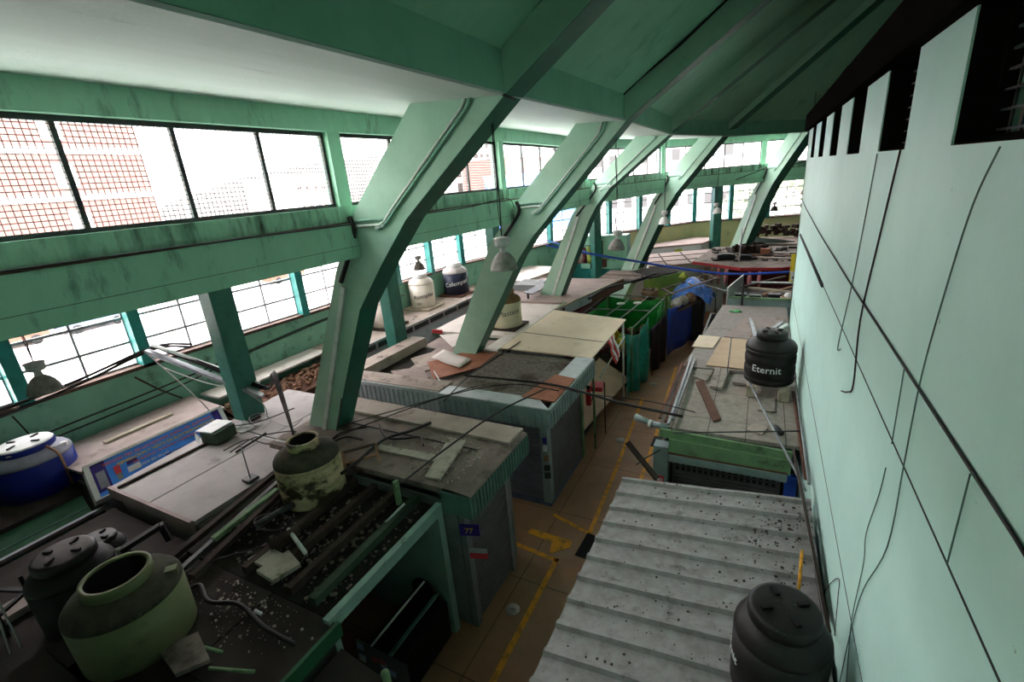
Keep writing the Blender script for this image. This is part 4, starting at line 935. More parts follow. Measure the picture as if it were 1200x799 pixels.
tag(drape((-3.36, 16.75), (-3.1, 18.9), .05, 1.9, 'tarp_black', 'tarpaulin', None, amp=.06), 'black tarpaulin hung between the teal and the blue tarpaulins', 'tarpaulin')
tag(drape((-3.15, 19.0), (-2.05, 22.6), .05, 2.05, 'tarp_blue', 'tarpaulin', None, amp=.04, sagz=.15), 'dark blue tarpaulin curtain along the far corridor', 'tarpaulin')
# goods inside the booth
def bag(x, y, z, r, h, mat):
    n = 9; pr = [(.55, 0), (1, .15), (1.05, .5), (.75, .8), (.3, .92), (.38, 1.0)]; vs = []; fs = []
    ph = random.random()*6
    for q, u in pr:
        for j in range(n):
            k = q*r*(1+.22*math.sin(3*j*6.283/n+ph+u*3)+.12*random.random()); a = 2*math.pi*j/n
            vs.append(V((x+k*math.cos(a), y+k*math.sin(a)*.8, z+h*u+.02*random.random())))
    for i in range(len(pr)-1):
        for j in range(n): fs.append((i*n+j, i*n+(j+1) % n, (i+1)*n+(j+1) % n, (i+1)*n+j))
    fs.append(tuple(range(n))[::-1]); fs.append(tuple((len(pr)-1)*n+j for j in range(n)))
    return obj('goods_bag', MB().add(vs, fs), mat)
gl = ['mixed', 'maroon', 'mixed', 'bronze', 'maroon', 'mixed', 'yellow', 'mixed', 'wood_dark', 'red', 'lime', 'bronze', 'mixed', 'yellow', 'wood_red', 'mixed', 'tank_white', 'maroon', 'mixed', 'bronze']
for i, m in enumerate(gl):
    x = -5.45+1.5*(i % 4)/3+.1*random.random(); y = 15.75+.58*(i//4)+.15*random.random()
    tag(bag(x, y, 1.162, .15+.05*random.random(), .28+.2*random.random(), m), 'bag of goods inside the green cloth booth under its bare poles', 'bag', 'bags inside the green booth')
t = thing('display_table', (-4.6, 17, 0), 'dark table carrying bags inside the green cloth booth', 'table')
obj('tabletop', MB().box((-5.6, 15.6, 1.1), (-3.9, 18.6, 1.16)), 'wood_dark', t)
for x in (-5.5, -4.0):
    for y in (15.7, 18.5): obj('leg', MB().box((x-.04, y-.04, 0), (x+.04, y+.04, 1.1)), 'wood_dark', t)
t = thing('market_booth', (-2.6, 20.8, 0), 'booth frame of weathered poles and goods behind the dark blue curtain', 'market booth')
for a, b in (((-3.3, 19.4, 2.5), (-1.6, 22.8, 2.55)), ((-3.6, 20.2, 2.55), (-2.1, 23.3, 2.6)), ((-3.0, 19.6, 2.5), (-3.6, 20.4, 2.55)), ((-1.55, 22.6, 2.55), (-2.3, 23.4, 2.6)), ((-2.4, 21.2, 2.52), (-3.0, 21.8, 2.57)), ((-2.0, 22.0, 2.53), (-2.6, 22.7, 2.58))):
    obj('roof_pole', MB().bar(a, b, .08, .05), 'roof_brown', t)
for p in ((-3.15, 19.3), (-1.65, 22.7)): obj('post', MB().tube([(*p, 0), (*p, 2.5)], .03, 6), 'moss_green', t)
for i, (x, y, m) in enumerate(((-2.95, 20.0, 'roof_pale'), (-2.75, 20.5, 'board_dirty'), (-2.5, 21.0, 'bronze'), (-2.25, 21.6, 'wood_red'), (-2.05, 22.1, 'wood_dark'))):
    tag(bag(x, y, 1.845, .2, .4, m), ['whitish', 'dirty beige', 'bronze', 'red brown', 'dark brown'][i]+' bag of goods on the poles above the dark blue curtain', 'bag', 'bags above the blue curtain')
tag(obj('goods_shelf', MB().slab([(-3.1, 19.8, 1.84), (-2.7, 19.6, 1.84), (-1.8, 22.3, 1.84), (-2.4, 22.6, 1.84)], .04), 'wood_dark'), 'dark shelf board behind the top of the blue curtain', 'shelf')
# ---- RIGHT SIDE: corrugated roof stall
t = thing('market_stall', (-.4, 4.6, 0), 'stall under the large grey corrugated roof beside the mint wall', 'market stall')
obj('walls', box_shell(-1.55, .8, 1.5, 6.3, 0, 2.5), 'stall_dark', t)
rows = []
Y0, Y1 = 1.2, 6.55; np_ = 15; pit = (Y1-Y0)/np_
for i in range(np_):
    for u, w in ((0, 0), (.70, 0), (.78, 1), (.92, 1)):
        y = Y0+pit*(i+u); rows.append((y, .045*w))
rows.append((Y1, 0))
zr = lambda x: 2.6+.1*(x+1.7)
g = [[V((x, y, zr(x)+h+.006*math.sin(x*7+y*3))) for x in (-1.72, -1.1, -.4, .2, .86)] for y, h in rows]
obj('corrugated_roof', MB().sheet(g, False), 'zinc', t, solid=.006)
obj('roof_trim', MB().box((-1.72, 6.52, 2.5), (.86, 6.56, 2.58), None), 'fascia', t)
# ---- right: R2 with green fascia and shutter
t = thing('market_stall', (-.3, 9.5, 0), 'stall with green board fascia and dark shutter under the black lettered tank', 'market stall')
obj('walls', box_shell(-1.4, .62, 8.35, 11.0, 0, 2.4, open_sides='s'), 'stall_wall', t)
obj('roof', MB().slab([(-1.5, 8.2, 2.75), (.88, 8.2, 2.75), (.88, 11.1, 2.75), (-1.5, 11.1, 2.75)], .07), 'slab', t)
obj('fascia_board', MB().bar((-1.42, 8.08, 2.68), (.72, 8.08, 2.62), .05, .16), 'moss_green', t)
obj('fascia_board', MB().bar((-1.25, 8.03, 2.47), (.72, 8.03, 2.42), .05, .26), 'moss_green', t)
obj('shutter_box', MB().box((-1.25, 7.98, 2.14), (.68, 8.3, 2.3)), 'fascia', t, bevel=.02)
obj('shutter_ledge', MB().box((-1.25, 7.99, 2.3), (.68, 8.28, 2.33)), 'wood_red', t)
obj('shutter', shutter((-1.2, 8.2), (.6, 8.2), .05, 2.14, (0, -1), .085), 'shutter', t)
for r in range(2):
    for i in range(17): obj('slot', MB().box((-1.13+.1*i, 8.165, 1.9+.1*r), (-1.07+.1*i, 8.178, 1.95+.1*r)), 'black_clean', t)
obj('corner_post', MB().box((-1.52, 8.0, 0), (-1.26, 8.25, 2.42)), 'fascia', t)
o = obj('notice', MB().box((-1.46, 7.985, 1.62), (-1.32, 8.0, 1.8)), 'red', t)
text('notice_mark', '82', 'white_plain', o, lambda u, v, w: V((-1.39+u, 7.983-w, 1.71+v)), .1)
obj('blue_panel', MB().box((.66, 8.12, 0), (.84, 8.2, 2.2)), 'tarp_blue', t)
# torn board hanging at the post
t = thing('hinged_board', (-1.6, 7.7, 2.2), 'dark board hanging askew from the grey corner post', 'board')
obj('board', MB().bar((-1.95, 7.75, 2.55), (-1.35, 7.5, 2.05), .1, .05, (0, 0, 1)), 'wood_dark', t)
obj('bracket', MB().tube([(-1.4, 8.0, 2.35), (-1.62, 7.7, 2.3), (-1.75, 7.6, 2.2)], .012, 5), 'steel_dark', t)
t = thing('flood_lamp', (-1.7, 8.2, 2.7), 'grey tube lamp fitting at the corner of the green fascia', 'lamp')
obj('arm', MB().tube([(-1.3, 8.2, 2.72), (-1.62, 8.3, 2.72)], .06, 10), 'fascia', t)
obj('head', MB().tube([(-1.62, 8.3, 2.72), (-1.95, 8.42, 2.74)], [.05, .075], 10), 'fascia', t)
obj('lens_ring', MB().tube([(-1.6, 8.29, 2.71), (-1.66, 8.31, 2.71)], .078, 10), 'cable_white', t)
# ---- right: R3 with plywood boards
t = thing('market_stall', (-.2, 14, 0), 'grey flat roofed stall further along the mint wall, with plywood on it', 'market stall')
obj('walls', box_shell(-1.35, .6, 11.2, 16.7, 0, 2.6), 'stall_wall', t)
obj('roof', MB().slab([(-1.45, 11.15, 2.82), (.88, 11.15, 2.82), (.88, 17.0, 2.82), (-1.0, 17.0, 2.82)], .1), 'slab_grey', t)
flat('plywood_sheet', [(-.95, 11.25, 2.86), (.3, 11.2, 2.86), (.35, 13.3, 2.86), (-.75, 13.4, 2.86)], .03, 'plywood', 'tan plywood sheet on the grey roof behind the black lettered tank', 'plywood')
flat('plywood_sheet', [(-1.42, 12.5, 2.855), (-.92, 12.5, 2.855), (-.8, 13.45, 2.855), (-1.35, 13.5, 2.855)], .03, 'canopy_cream', 'small pale board left of the tan plywood sheet', 'plywood')
flat('plywood_sheet', [(-.72, 13.5, 2.86), (.75, 13.4, 2.86), (.75, 15.6, 2.86), (-.2, 15.6, 2.86)], .025, 'roof_mauve', 'faded board lying beyond the tan plywood sheet', 'plywood')
tag(obj('rag', MB().sheet([[V((-.75+.09*i, 16.1+.08*j, 2.84+.03*math.sin(i*2+j))) for i in range(5)] for j in range(4)]), 'tarp_green', solid=.01), 'bright green rag on the far grey roof', 'rag')
def chan(p, q, label, mat='steel_grey'):
    return tag(obj('steel_channel', MB().bar(p, q, .1, .05), mat), label, 'channel')
chan((-.12, 15.2, 2.9), (.08, 13.2, 2.9), 'grey channel bar lying left of the pair behind the black tank')
chan((.7, 15.0, 2.9), (.12, 13.3, 2.9), 'grey channel bar meeting another at a point behind the black tank')
chan((.82, 14.8, 2.9), (.25, 13.35, 2.9), 'pale channel bar rightmost behind the black tank', 'conduit')
# ---- last right stall with clutter
t = thing('market_stall', (.0, 18.4, 0), 'cluttered stall with upright white panel at the end of the mint wall', 'market stall')
obj('walls', box_shell(-.9, .86, 17.3, 20.0, 0, 2.5), 'stall_dark', t)
obj('front_sheet', MB().bar((-.85, 17.25, 2.75), (1.6, 17.1, 2.75), .05, .55), 'fascia', t)
obj('front_rail', MB().bar((-.85, 17.2, 3.05), (1.6, 17.05, 3.05), .08, .06), 'moss_green', t)
obj('white_panel', MB().add([V((-.92, 17.3, 2.2)), V((-.92, 17.3, 3.35)), V((-.55, 20.6, 3.15)), V((-.55, 20.6, 2.2)), V((-.88, 17.3, 2.2)), V((-.88, 17.3, 3.35)), V((-.51, 20.6, 3.15)), V((-.51, 20.6, 2.2))], [(0, 1, 2, 3), (7, 6, 5, 4), (0, 4, 5, 1), (1, 5, 6, 2), (2, 6, 7, 3), (3, 7, 4, 0)]), 'white', t)
obj('deck', MB().box((-.85, 17.3, 2.6), (1.6, 20.4, 2.66)), 'wood_dark', t)
obj('black_post', MB().tube([(-.42, 17.05, 2.4), (-.42, 17.05, 3.6)], .04, 6), 'cable', t)
for i, (x, y, m, l) in enumerate(((-.5, 18.0, 'black_clean', 'black framed box nearest the white panel'), (-.05, 17.9, 'black_clean', 'black framed box beside the roll of tape'), (.55, 18.0, 'tarp_black', 'black bag on the cluttered stall'))):
    t = thing('storage_box', (x, y, 2.66), l, 'box')
    obj('body', MB().box((x-.2, y-.15, 2.66), (x+.2, y+.2, 3.02)), m, t, bevel=.02)
    if i < 2:
        f = MB()
        for a, b in (((x-.21, 2.67), (x+.21, 2.70)), ((x-.21, 3.0), (x+.21, 3.03))): f.box((a[0], y-.17, a[1]), (b[0], y-.15, b[1]))
        for xx in (x-.21, x+.18): f.box((xx, y-.17, 2.67), (xx+.03, y-.15, 3.03))
        obj('front_frame', f, 'conduit', t)
t = thing('basket', (.95, 17.9, 2.66), 'tan basket with a white bowl on the cluttered stall', 'basket')
obj('bowl', MB().lathe((.95, 17.8, 2.66), [(.16, 0), (.24, .12), (.25, .32), (.22, .32), (.2, .1)], 16), 'plywood', t)
obj('white_lump', MB().lathe((.95, 17.8, 2.95), [(.03, -.02), (.14, .03), (.12, .12), (.03, .16)], 12), 'white', t)
tag(obj('tape_roll', MB().tube([V((.28+.12*math.cos(a), 17.55, 2.82+.1*math.sin(a))) for a in [i*math.pi/8 for i in range(17)]], .04, 6), 'conduit'), 'grey roll leaning on the cluttered stall rail', 'roll')
for i, (p, q, m, l) in enumerate((((-.2, 19.6, 3.05), (1.7, 18.9, 3.2), 'steel_grey', 'long grey bar across the cluttered stall'), ((-.3, 19.2, 2.95), (1.7, 18.3, 2.95), 'wood_pale', 'pale plank across the cluttered stall'), ((-.5, 19.0, 3.0), (.9, 20.3, 3.15), 'wood_dark', 'dark slat lying crosswise on the cluttered stall'), ((.2, 18.3, 2.9), (1.5, 19.8, 2.98), 'bronze', 'brown slat lying crosswise on the cluttered stall'))):
    tag(obj('plank', MB().bar(p, q, .12, .05), m), l, 'plank')
t = thing('hanging_banner', (1.25, 19.6, 3.3), 'yellow banner with a small figure beside the mint wall corner', 'banner')
bn = MB().box((1.02, 19.98, 2.95), (1.75, 20.0, 4.05)); obj('cloth', bn, 'yellow', t)
obj('printed_patch', MB().box((1.05, 19.97, 3.05), (1.6, 19.98, 3.4)), 'white', t)
obj('printed_mark', MB().box((1.15, 19.965, 3.1), (1.3, 19.97, 3.36), Matrix.Rotation(.5, 3, 'Y')), 'maroon', t)
obj('rail', MB().tube([(.95, 19.99, 4.07), (1.8, 19.99, 4.07)], .03, 6), 'steel_dark', t)
# steel beam bridging far gap
tag(obj('steel_beam', MB().bar((-2.0, 21.4, 2.5), (-.6, 20.0, 2.45), .08, .06), 'steel_dark'), 'grey steel rail crossing the dark gap before the pink bundles', 'rail')
# ================================================================= WATER TANKS
def wrapface(cx, cy, r, a0, zc, tilt=0):
    """letters wrapped on a cylinder wall; a0 = direction (angle) the text faces"""
    def f(u, v, w):
        a = a0+u/r; z = zc+v+tilt*u
        return V((cx+(r+.004+w)*math.cos(a), cy+(r+.004+w)*math.sin(a), z))
    return f
def tank(x, y, z, r, h, label, body='black_plastic', top=None, lid=None, ribs=3, neck=.62, handle=None, open_top=False, lettering=None, shoulder_h=.24, spout=False):
    t = thing('water_tank', (x, y, z), label, 'water tank')
    hb = h*(1-shoulder_h)*.9; pr = [(r*.93, 0), (r*.985, .02)]
    for i in range(ribs):
        a = hb*(i+.35)/ribs; b = hb*(i+.75)/ribs
        pr += [(r, a), (r*.975, a+.02), (r*.975, b-.02), (r, b)]
    pr += [(r, hb)]
    obj('body', MB().lathe((x, y, z), pr, 40), body, t)
    hs = h*.86
    sh = [(r, hb), (r*.985, hb+(hs-hb)*.25), (r*.9, hb+(hs-hb)*.6), (r*(neck+.08), hs), (r*neck, hs+.01)]
    obj('shoulder', MB().lathe((x, y, z), sh, 40, cap1=not open_top), top or body, t)
    if open_top:
        obj('neck_ring', MB().lathe((x, y, z), [(r*neck, hs), (r*(neck+.03), hs+.02), (r*(neck+.03), h), (r*(neck-.05), h), (r*(neck-.05), h-.02)], 36, cap0=False, cap1=False), lid or body, t)
        obj('dark_opening', MB().lathe((x, y, z), [(r*(neck-.052), h-.03), (r*(neck-.06), hs-.3), (r*.1, hs-.32)], 36, cap0=False), 'black_clean', t)
    else:
        l = obj('lid', MB().lathe((x, y, z), [(r*(neck+.02), hs), (r*(neck+.06), hs+.02), (r*(neck+.06), h-.03), (r*(neck+.02), h-.005), (r*(neck-.06), h), (0.02, h+.015)], 36), lid or top or body, t)
        for i in range(4):
            a = i*math.pi/2+.5; c = V((x, y, z+h+.005)); d = V((math.cos(a), math.sin(a), 0))
            obj('handle', MB().bar(c+d*r*neck*.42, c+d*r*neck*.78, .035, .05), handle or 'black_clean', l)
    if spout:
        a = math.atan2(-y, -x)+1.15; c = V((x+r*.86*math.cos(a), y+r*.86*math.sin(a), z+hb+.07))
        obj('inlet', MB().box(c-V((.06, .05, .03)), c+V((.06, .05, .07)), RZ(a)), lid or body, t)
    if lettering:
        for s, size, m, off, dz, til in lettering:
            text('lettering', s, m, t, wrapface(x, y, r, math.atan2(-y, -x)+off, z+hb*dz, til), size, .003)
    return t
tank(-6.2, 1.6, 2.56, .57, .96, 'large pale green water tank with an open neck at the bottom left', 'tank_green', 'tank_shoulder', 'tank_green', 0, .56, open_top=True, spout=True)
tank(-6.47, 4.42, 2.56, .52, 1.06, 'stained cream and brown water tank with cables dropping into its open neck', 'tank_stained', 'tank_shoulder', 'tank_stained', 4, .46, open_top=True)
tank(-12.0, 2.65, 2.5, .62, .98, 'blue water tank with a white lid by the outer wall', 'tank_blue', 'blue_grime', 'white', 0, .62, spout=True)
obj('lid_rim', MB().lathe((-12.0, 2.65, 2.5), [(.425, .845), (.432, .86), (.432, .945), (.425, .955)], 36, False, False), 'tank_blue', [o for o in ORG if o.get('label', '').startswith('blue water tank')][0])
tank(-7.68, 1.6, 2.31, .46, 1.0, 'black water tank with a domed lid behind the pale green one', 'black_clean', 'black_clean', 'black_plastic', 0, .66)
tank(-8.32, 2.1, 2.31, .32, .6, 'smaller black water tank tucked behind the domed black one', 'black_clean', 'black_clean', 'black_plastic', 0, .7)
WA = [o for o in ORG if o.get('label', '').startswith('white water')]
tank(-12.05, 14.95, 2.9, .50, 1.32, 'white water tank with black lettering beside the dark green column', 'tank_white', 'tank_white', 'white', 0, .52, lettering=[('Rotoplas', .24, 'black_clean', .1, .52, .12), ('550', .12, 'black_clean', -.35, .2, 0)])
tank(-11.9, 17.2, 2.9, .55, 1.35, 'navy water tank with a grey shoulder and white scripted lettering', 'tank_navy', 'tank_grey', 'white', 0, .52, lettering=[('Colempax', .27, 'white_plain', .05, .55, .15)])
tank(-11.7, 12.3, 2.9, .5, 1.2, 'plain pinkish white water tank partly hidden behind the broadest rib', 'tank_pinkish', 'tank_pinkish', 'white', 0, .5)
tank(-7.35, 13.3, 2.86, .52, 1.2, 'cream water tank with a cardboard cover beside the second rib', 'tank_cream', 'cardboard', 'cardboard', 0, .55, lettering=[('Plastico', .24, 'steel_dark', .2, .62, .1)])
tank(.34, 10.42, 3.0, .47, 1.05, 'black water tank with white lettering standing on blocks by the mint wall', 'black_plastic', 'black_plastic', 'black_plastic', 3, .55, lettering=[('Eternit', .2, 'white_plain', -.12, .5, 0)])
tank(.4, 3.62, 2.87, .375, .9, 'black water tank with a dusty flat lid on the corrugated roof', 'black_plastic', 'black_plastic', 'black_plastic', 0, .68, lettering=[('Eternit', .12, 'white_plain', -1.35, .55, 0)])
# tank bases
def plat(x0, x1, y0, y1, z0, z1, mat, label, cat='plank'):
    return tag(obj('platform_board', MB().box((x0, y0, z0), (x1, y1, z1)), mat, bevel=.008), label, cat)
plat(-12.6, -11.4, 14.35, 15.5, 2.83, 2.9, 'wood_pale', 'worn board under the white lettered water tank')
plat(-12.5, -11.3, 16.6, 17.8, 2.83, 2.9, 'wood_red', 'worn board under the navy water tank')
plat(-12.25, -11.15, 11.75, 12.85, 2.83, 2.9, 'wood_dark', 'worn board under the pinkish white tank')
plat(-7.9, -6.8, 12.75, 13.85, 2.8, 2.86, 'wood_dark', 'dark board under the cream tank with the cardboard cover')
for i, (x, y, l) in enumerate(((.05, 10.05, 'pale concrete block under the lettered black tank, left one'), (.62, 10.0, 'pale concrete block under the lettered black tank, by the wall'), (.1, 10.75, 'pale concrete block under the lettered black tank, rear left'), (.6, 10.75, 'pale concrete block under the lettered black tank, rear right'))):
    tag(obj('concrete_block', MB().box((x-.1, y-.12, 2.76), (x+.1, y+.12, 3.0)), 'wood_pale', bevel=.01), l, 'block')
# stall base and deck under the blue and the black tanks
t = thing('market_stall', (-11.4, 1, 0), 'dark green sided stall carrying the blue water tank, at the left edge', 'market stall')
obj('walls', box_shell(-12.6, -10.7, -2.5, 2.8, 0, 2.3), 'fascia_green', t)
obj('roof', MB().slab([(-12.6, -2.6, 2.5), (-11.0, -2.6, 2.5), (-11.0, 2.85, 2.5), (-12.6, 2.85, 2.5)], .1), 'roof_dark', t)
obj('green_apron', MB().slab([(-11.0, -2.6, 2.42), (-10.5, -2.6, 2.2), (-10.5, 2.75, 2.2), (-11.0, 2.85, 2.42)], .03), 'dark_green', t)
obj('edge_bar', MB().bar((-10.45, -2.6, 2.25), (-10.45, 3.0, 2.25), .08, .06), 'steel_grey', t)
obj('edge_bar', MB().bar((-10.2, -2.6, 2.2), (-10.2, 3.0, 2.2), .1, .06), 'wood_red', t)
t = thing('market_stall', (-9.3, 1, 0), 'sunken dark stall holding the two black water tanks', 'market stall')
obj('walls', box_shell(-10.15, -7.25, -2.5, 2.6, 0, 2.1), 'stall_dark', t)
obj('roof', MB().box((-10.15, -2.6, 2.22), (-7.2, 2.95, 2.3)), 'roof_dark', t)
obj('roof_board', MB().box((-8.9, -.5, 2.3), (-8.55, 1.6, 2.4)), 'roof_mauve', t)
sa = math.atan2(-2.65, 12)+.62
sdir = V((math.cos(sa), math.sin(sa), 0)); sside = V((-sdir.y, sdir.x, 0))*.025; sc0 = V((-12.0, 2.65, 2.5))
tag(obj('strap', MB().sheet([[sc0+sdir*rr+V((0, 0, zz))-sside, sc0+sdir*rr+V((0, 0, zz))+sside] for rr, zz in ((.40, .92), (.46, .86), (.58, .78), (.64, .66), (.645, .3), (.64, .03))]), 'bronze', solid=.008), 'brown strap hanging over the side of the blue water tank', 'strap')
tag(obj('rod', MB().tube([(-11.7, 2.3, 3.42), (-11.55, 3.05, 3.3)], .012, 6), 'cable_white'), 'thin pale rod lying on the shoulder of the blue tank', 'rod')
# ================================================================= LAMPS
def lamp(x, y, z, s, top, label, tilt=0.0, mat='lamp_shade'):
    t = thing('pendant_lamp', (x, y, z), label, 'lamp')
    R = Matrix.Rotation(tilt, 3, 'Y')
    obj('lamp_shade', MB().lathe((x, y, z), [(.20*s, 0), (.205*s, .01), (.195*s, .03), (.18*s, .09*s), (.15*s, .16*s), (.10*s, .22*s), (.06*s, .25*s), (.05*s, .25*s), (.09*s, .21*s), (.14*s, .15*s), (.17*s, .08*s), (.19*s, .005)], 28, False, False, R), mat, t)
    obj('neck', MB().lathe((x, y, z), [(.05*s, .25*s), (.045*s, .3*s), (.05*s, .33*s)], 16, rot=R), 'lamp_cap', t)
    obj('ballast_cap', MB().lathe((x, y, z), [(.09*s, .33*s), (.11*s, .35*s), (.11*s, .42*s), (.12*s, .43*s), (.12*s, .45*s), (.03*s, .47*s)], 18, rot=R), 'lamp_cap', t)
    obj('bulb', MB().lathe((x, y, z), [(.01, .02*s), (.045*s, .05*s), (.05*s, .1*s), (.03*s, .2*s)], 14, rot=R), 'white', t)
    tp = V((x, y, z))+R@V((0, 0, .46*s))
    obj('cord', MB().tube([tp, tp.lerp(V((x, y, top)), .3)+V((.012, .01, 0)), tp.lerp(V((x, y, top)), .6)+V((-.01, .012, 0)), (x, y, top)], .009, 5), 'cable', t)
    obj('cord', MB().tube([tp, tp.lerp(V((x, y, top)), .25)+V((-.02, .0, 0)), tp.lerp(V((x, y, top)), .5)+V((.015, -.01, 0)), (x+.03, y, top)], .006, 5), 'cable', t)
    return t
for k, o, z, sc_l, l, tl, m in ((2, 4.88, 6.13, 1.0, 'largest bell shaped lamp hanging from the broadest rib', 0, 'lamp_shade'), (3, 4.95, 5.66, .95, 'pale bell lamp hanging before the turquoise stall, second along the hall', .1, 'lamp_shade'),
        (4, 4.98, 5.58, .95, 'whitish bell lamp hanging left of the far dark green column', 0, 'lamp_cap'), (5, 4.8, 5.43, .9, 'small whitish lamp hanging in front of the far dark green column', -.15, 'lamp_cap'), (6, 3.0, 4.95, .9, 'small dark lamp hanging by the furthest rib', 0, 'steel_dark')):
    q = xf(k, o, 0, .23); lamp(q.x, q.y, z, sc_l, 8.4 if k < 6 else 6.3, l, tl, m)
lamp(1.45, 23.5, 5.9, .9, 10.5, 'small lamp hanging at the very edge of the mint wall corner')
lamp(-9.0, 2.42, 5.02, 1.0, 6.37, 'bell lamp hanging before the lower windows at the left edge')
lamp(-9.0, 11.2, 5.1, .9, 6.37, 'bell lamp hanging above the white water tank')
# ================================================================= CABLES
w = WX-.012
cable([(w, 1.6, 5.93), (w, 2.0, 5.95), (w, 6, 5.98), (w, 10, 6.05), (w, 13.6, 6.17), (w, WEND, 6.28)], .008, 'straight black cable running the length of the mint wall')
cable([atx(938, 275, w), atx(964, 335, w)], .03, 'thick dark streak of conduit at the far end of the mint wall', 'stall_dark')
def wallcable(px, r, label, mat='cable'):
    cable(bez([atx(a, b, w) for a, b in px], 5), r, label, mat)
wallcable([(1055, 176), (1030, 280), (1008, 375), (1000, 450), (993, 459), (986, 458)], .008, 'black wire hung from the second grille, ending in a hook over the mint wall')
wallcable([(1028, 180), (1013, 260), (997, 340), (982, 405), (985, 409)], .006, 'dark green wire hung from the edge of the second grille', 'fascia_green')
wallcable([(1172, 172), (1140, 240), (1108, 340), (1080, 440), (1060, 540), (1040, 640), (1012, 690), (998, 735), (984, 799)], .0045, 'long wire from the nearest grille down to the bottom of the mint wall', 'fascia_green')
wallcable([(1038, 548), (1030, 580), (1015, 625), (1012, 660), (1000, 715), (996, 745), (992, 799)], .004, 'thin wire looping on the lower mint wall', 'fascia_green')
wallcable([(960, 705), (972, 685), (983, 678), (982, 700), (978, 745)], .004, 'short bent wire low on the mint wall above the flat lidded tank')
wallcable([(1060, 430), (1045, 520)], .004, 'faint hairline wire on the middle of the mint wall', 'fascia_green')
wallcable([(1137, 555), (1110, 660)], .004, 'faint hairline wire on the lower right of the mint wall', 'fascia_green')
cable(bez([xf(2, 2.38, 6.95, -5.6), xf(2, 2.39, 6.94, -3), xf(2, 2.4, 6.9, -.1)], 6), .011, 'black cable along the ledge of the nearest spandrel')
cable(bez([xf(3, 2.4, 6.92, -4.2), xf(3, 2.4, 6.9, -2), xf(3, 2.42, 6.95, -.1), xf(3, 2.45, 6.4, -.06)], 6), .011, 'black cable along the spandrel between the first two ribs')
cable(bez([xf(5, 2.5, 6.85, .5), (xf(5, 3.0, 6.3, 1.5)+xf(6, 2.6, 6.3, -3))/2, xf(6, 2.6, 7.0, -.1)], 8), .02, 'black cable drooping before the far spandrel')
cable(sag(xf(6, 2.6, 7.0, .5), xf(7, 3.2, 7.6, -1.5), .1), .02, 'black cable rising from the furthest rib')
# bundle along the low wall into the channel and on to the stained tank
e0 = V((-12.3, 1.2, 4.05)); e1 = V((-12.35, 5.3, 4.36))
for i in range(4):
    o = V((.05*(i % 2), .02*i, .05*(i//2)))
    cable(bez([V((-12.3, .2, 3.95))+o, V((-12.3, 2.4, 3.98+.03*i))+o, V((-12.3, 3.8, 4.12+.02*i))+o, e1+o, V((-11.6, 5.7, 4.35))+o], 6), .028, ['lowest', 'second lowest', 'second highest', 'highest'][i]+' black cable of the bundle rising along the lower window sill', group='cable bundle along the sill')
ca, cb = atx(172, 411, -12.3), atx(308, 464, -9.9)
tag(obj('steel_channel', MB().bar(ca, cb, .14, .07), 'steel_grey'), 'long grey channel hung from the window mullion to the nearest column', 'channel')
tag(obj('steel_channel', MB().bar(ca+V((.1, .1, .12)), cb+V((-.3, .2, .22)), .06, .05), 'conduit'), 'thin pale channel above the long grey one', 'channel')
tk = V((-6.6, 4.4, 3.5))
for i in range(4):
    o = V((0, .05*i, .03*i))
    o = V((.01*i, .02*i, .015*i))
    q = [ca+o+V((0, .1, .08)), ca.lerp(cb, .5)+o+V((0, .1, .1)), cb+o+V((0, .1, .12)), atx(318, 438, -8.9)+o, atx(330, 470, -7.9)+o*.8, tk+V((.04*i, -.03*i, -.1))]
    cable(bez(q, 6), .016, ['black', 'second black', 'third black', 'upper black'][i]+' cable running over the channel and down into the stained tank', group='cables into the stained tank')
cable(bez([ca+V((0, 0, -.1)), atx(235, 470, -11.2), atx(275, 515, -10.5), atx(310, 522, -9.9), atx(312, 480, -9.9), atx(290, 460, -10)], 6), .014, 'pale loop of wire hanging under the grey channel', 'cable_grey')
cable(bez([atx(190, 430, -12.2), atx(240, 448, -11.5), atx(300, 460, -10.4)], 6), .012, 'thin white wire just under the grey channel', 'cable_white')
for j, (z, zz) in enumerate(((3.25, 3.45), (3.1, 3.4))):
    cable(bez([(-12.62, -1, z-.2), (-12.62, 2.2, z), (-12.62, 5.5, z+.1), (-12.62, 7.6, zz), (-12.62, 11, zz+.15), (-12.62, 14.5, zz)], 6), .02, ['upper', 'lower'][j]+' dark cable clipped along the green outer wall')
cable(bez([(-12.6, 4.9, 3.8), (-12.58, 5.3, 3.3), (-12.6, 5.7, 2.9)], 5), .022, 'short yellow and black cable dropping down the green outer wall', 'wood_dark')
cable(bez([(-12.6, 6.1, 3.75), (-12.55, 6.2, 3.3), (-12.5, 6.5, 2.95), (-12.3, 7.2, 3.05)], 5), .014, 'grey cable looping off the green outer wall', 'cable_grey')
cable(bez([(-12.6, 2.8, 3.85), (-12.55, 2.9, 3.4), (-12.5, 2.95, 3.0)], 5), .016, 'dark cable dropping behind the blue water tank')
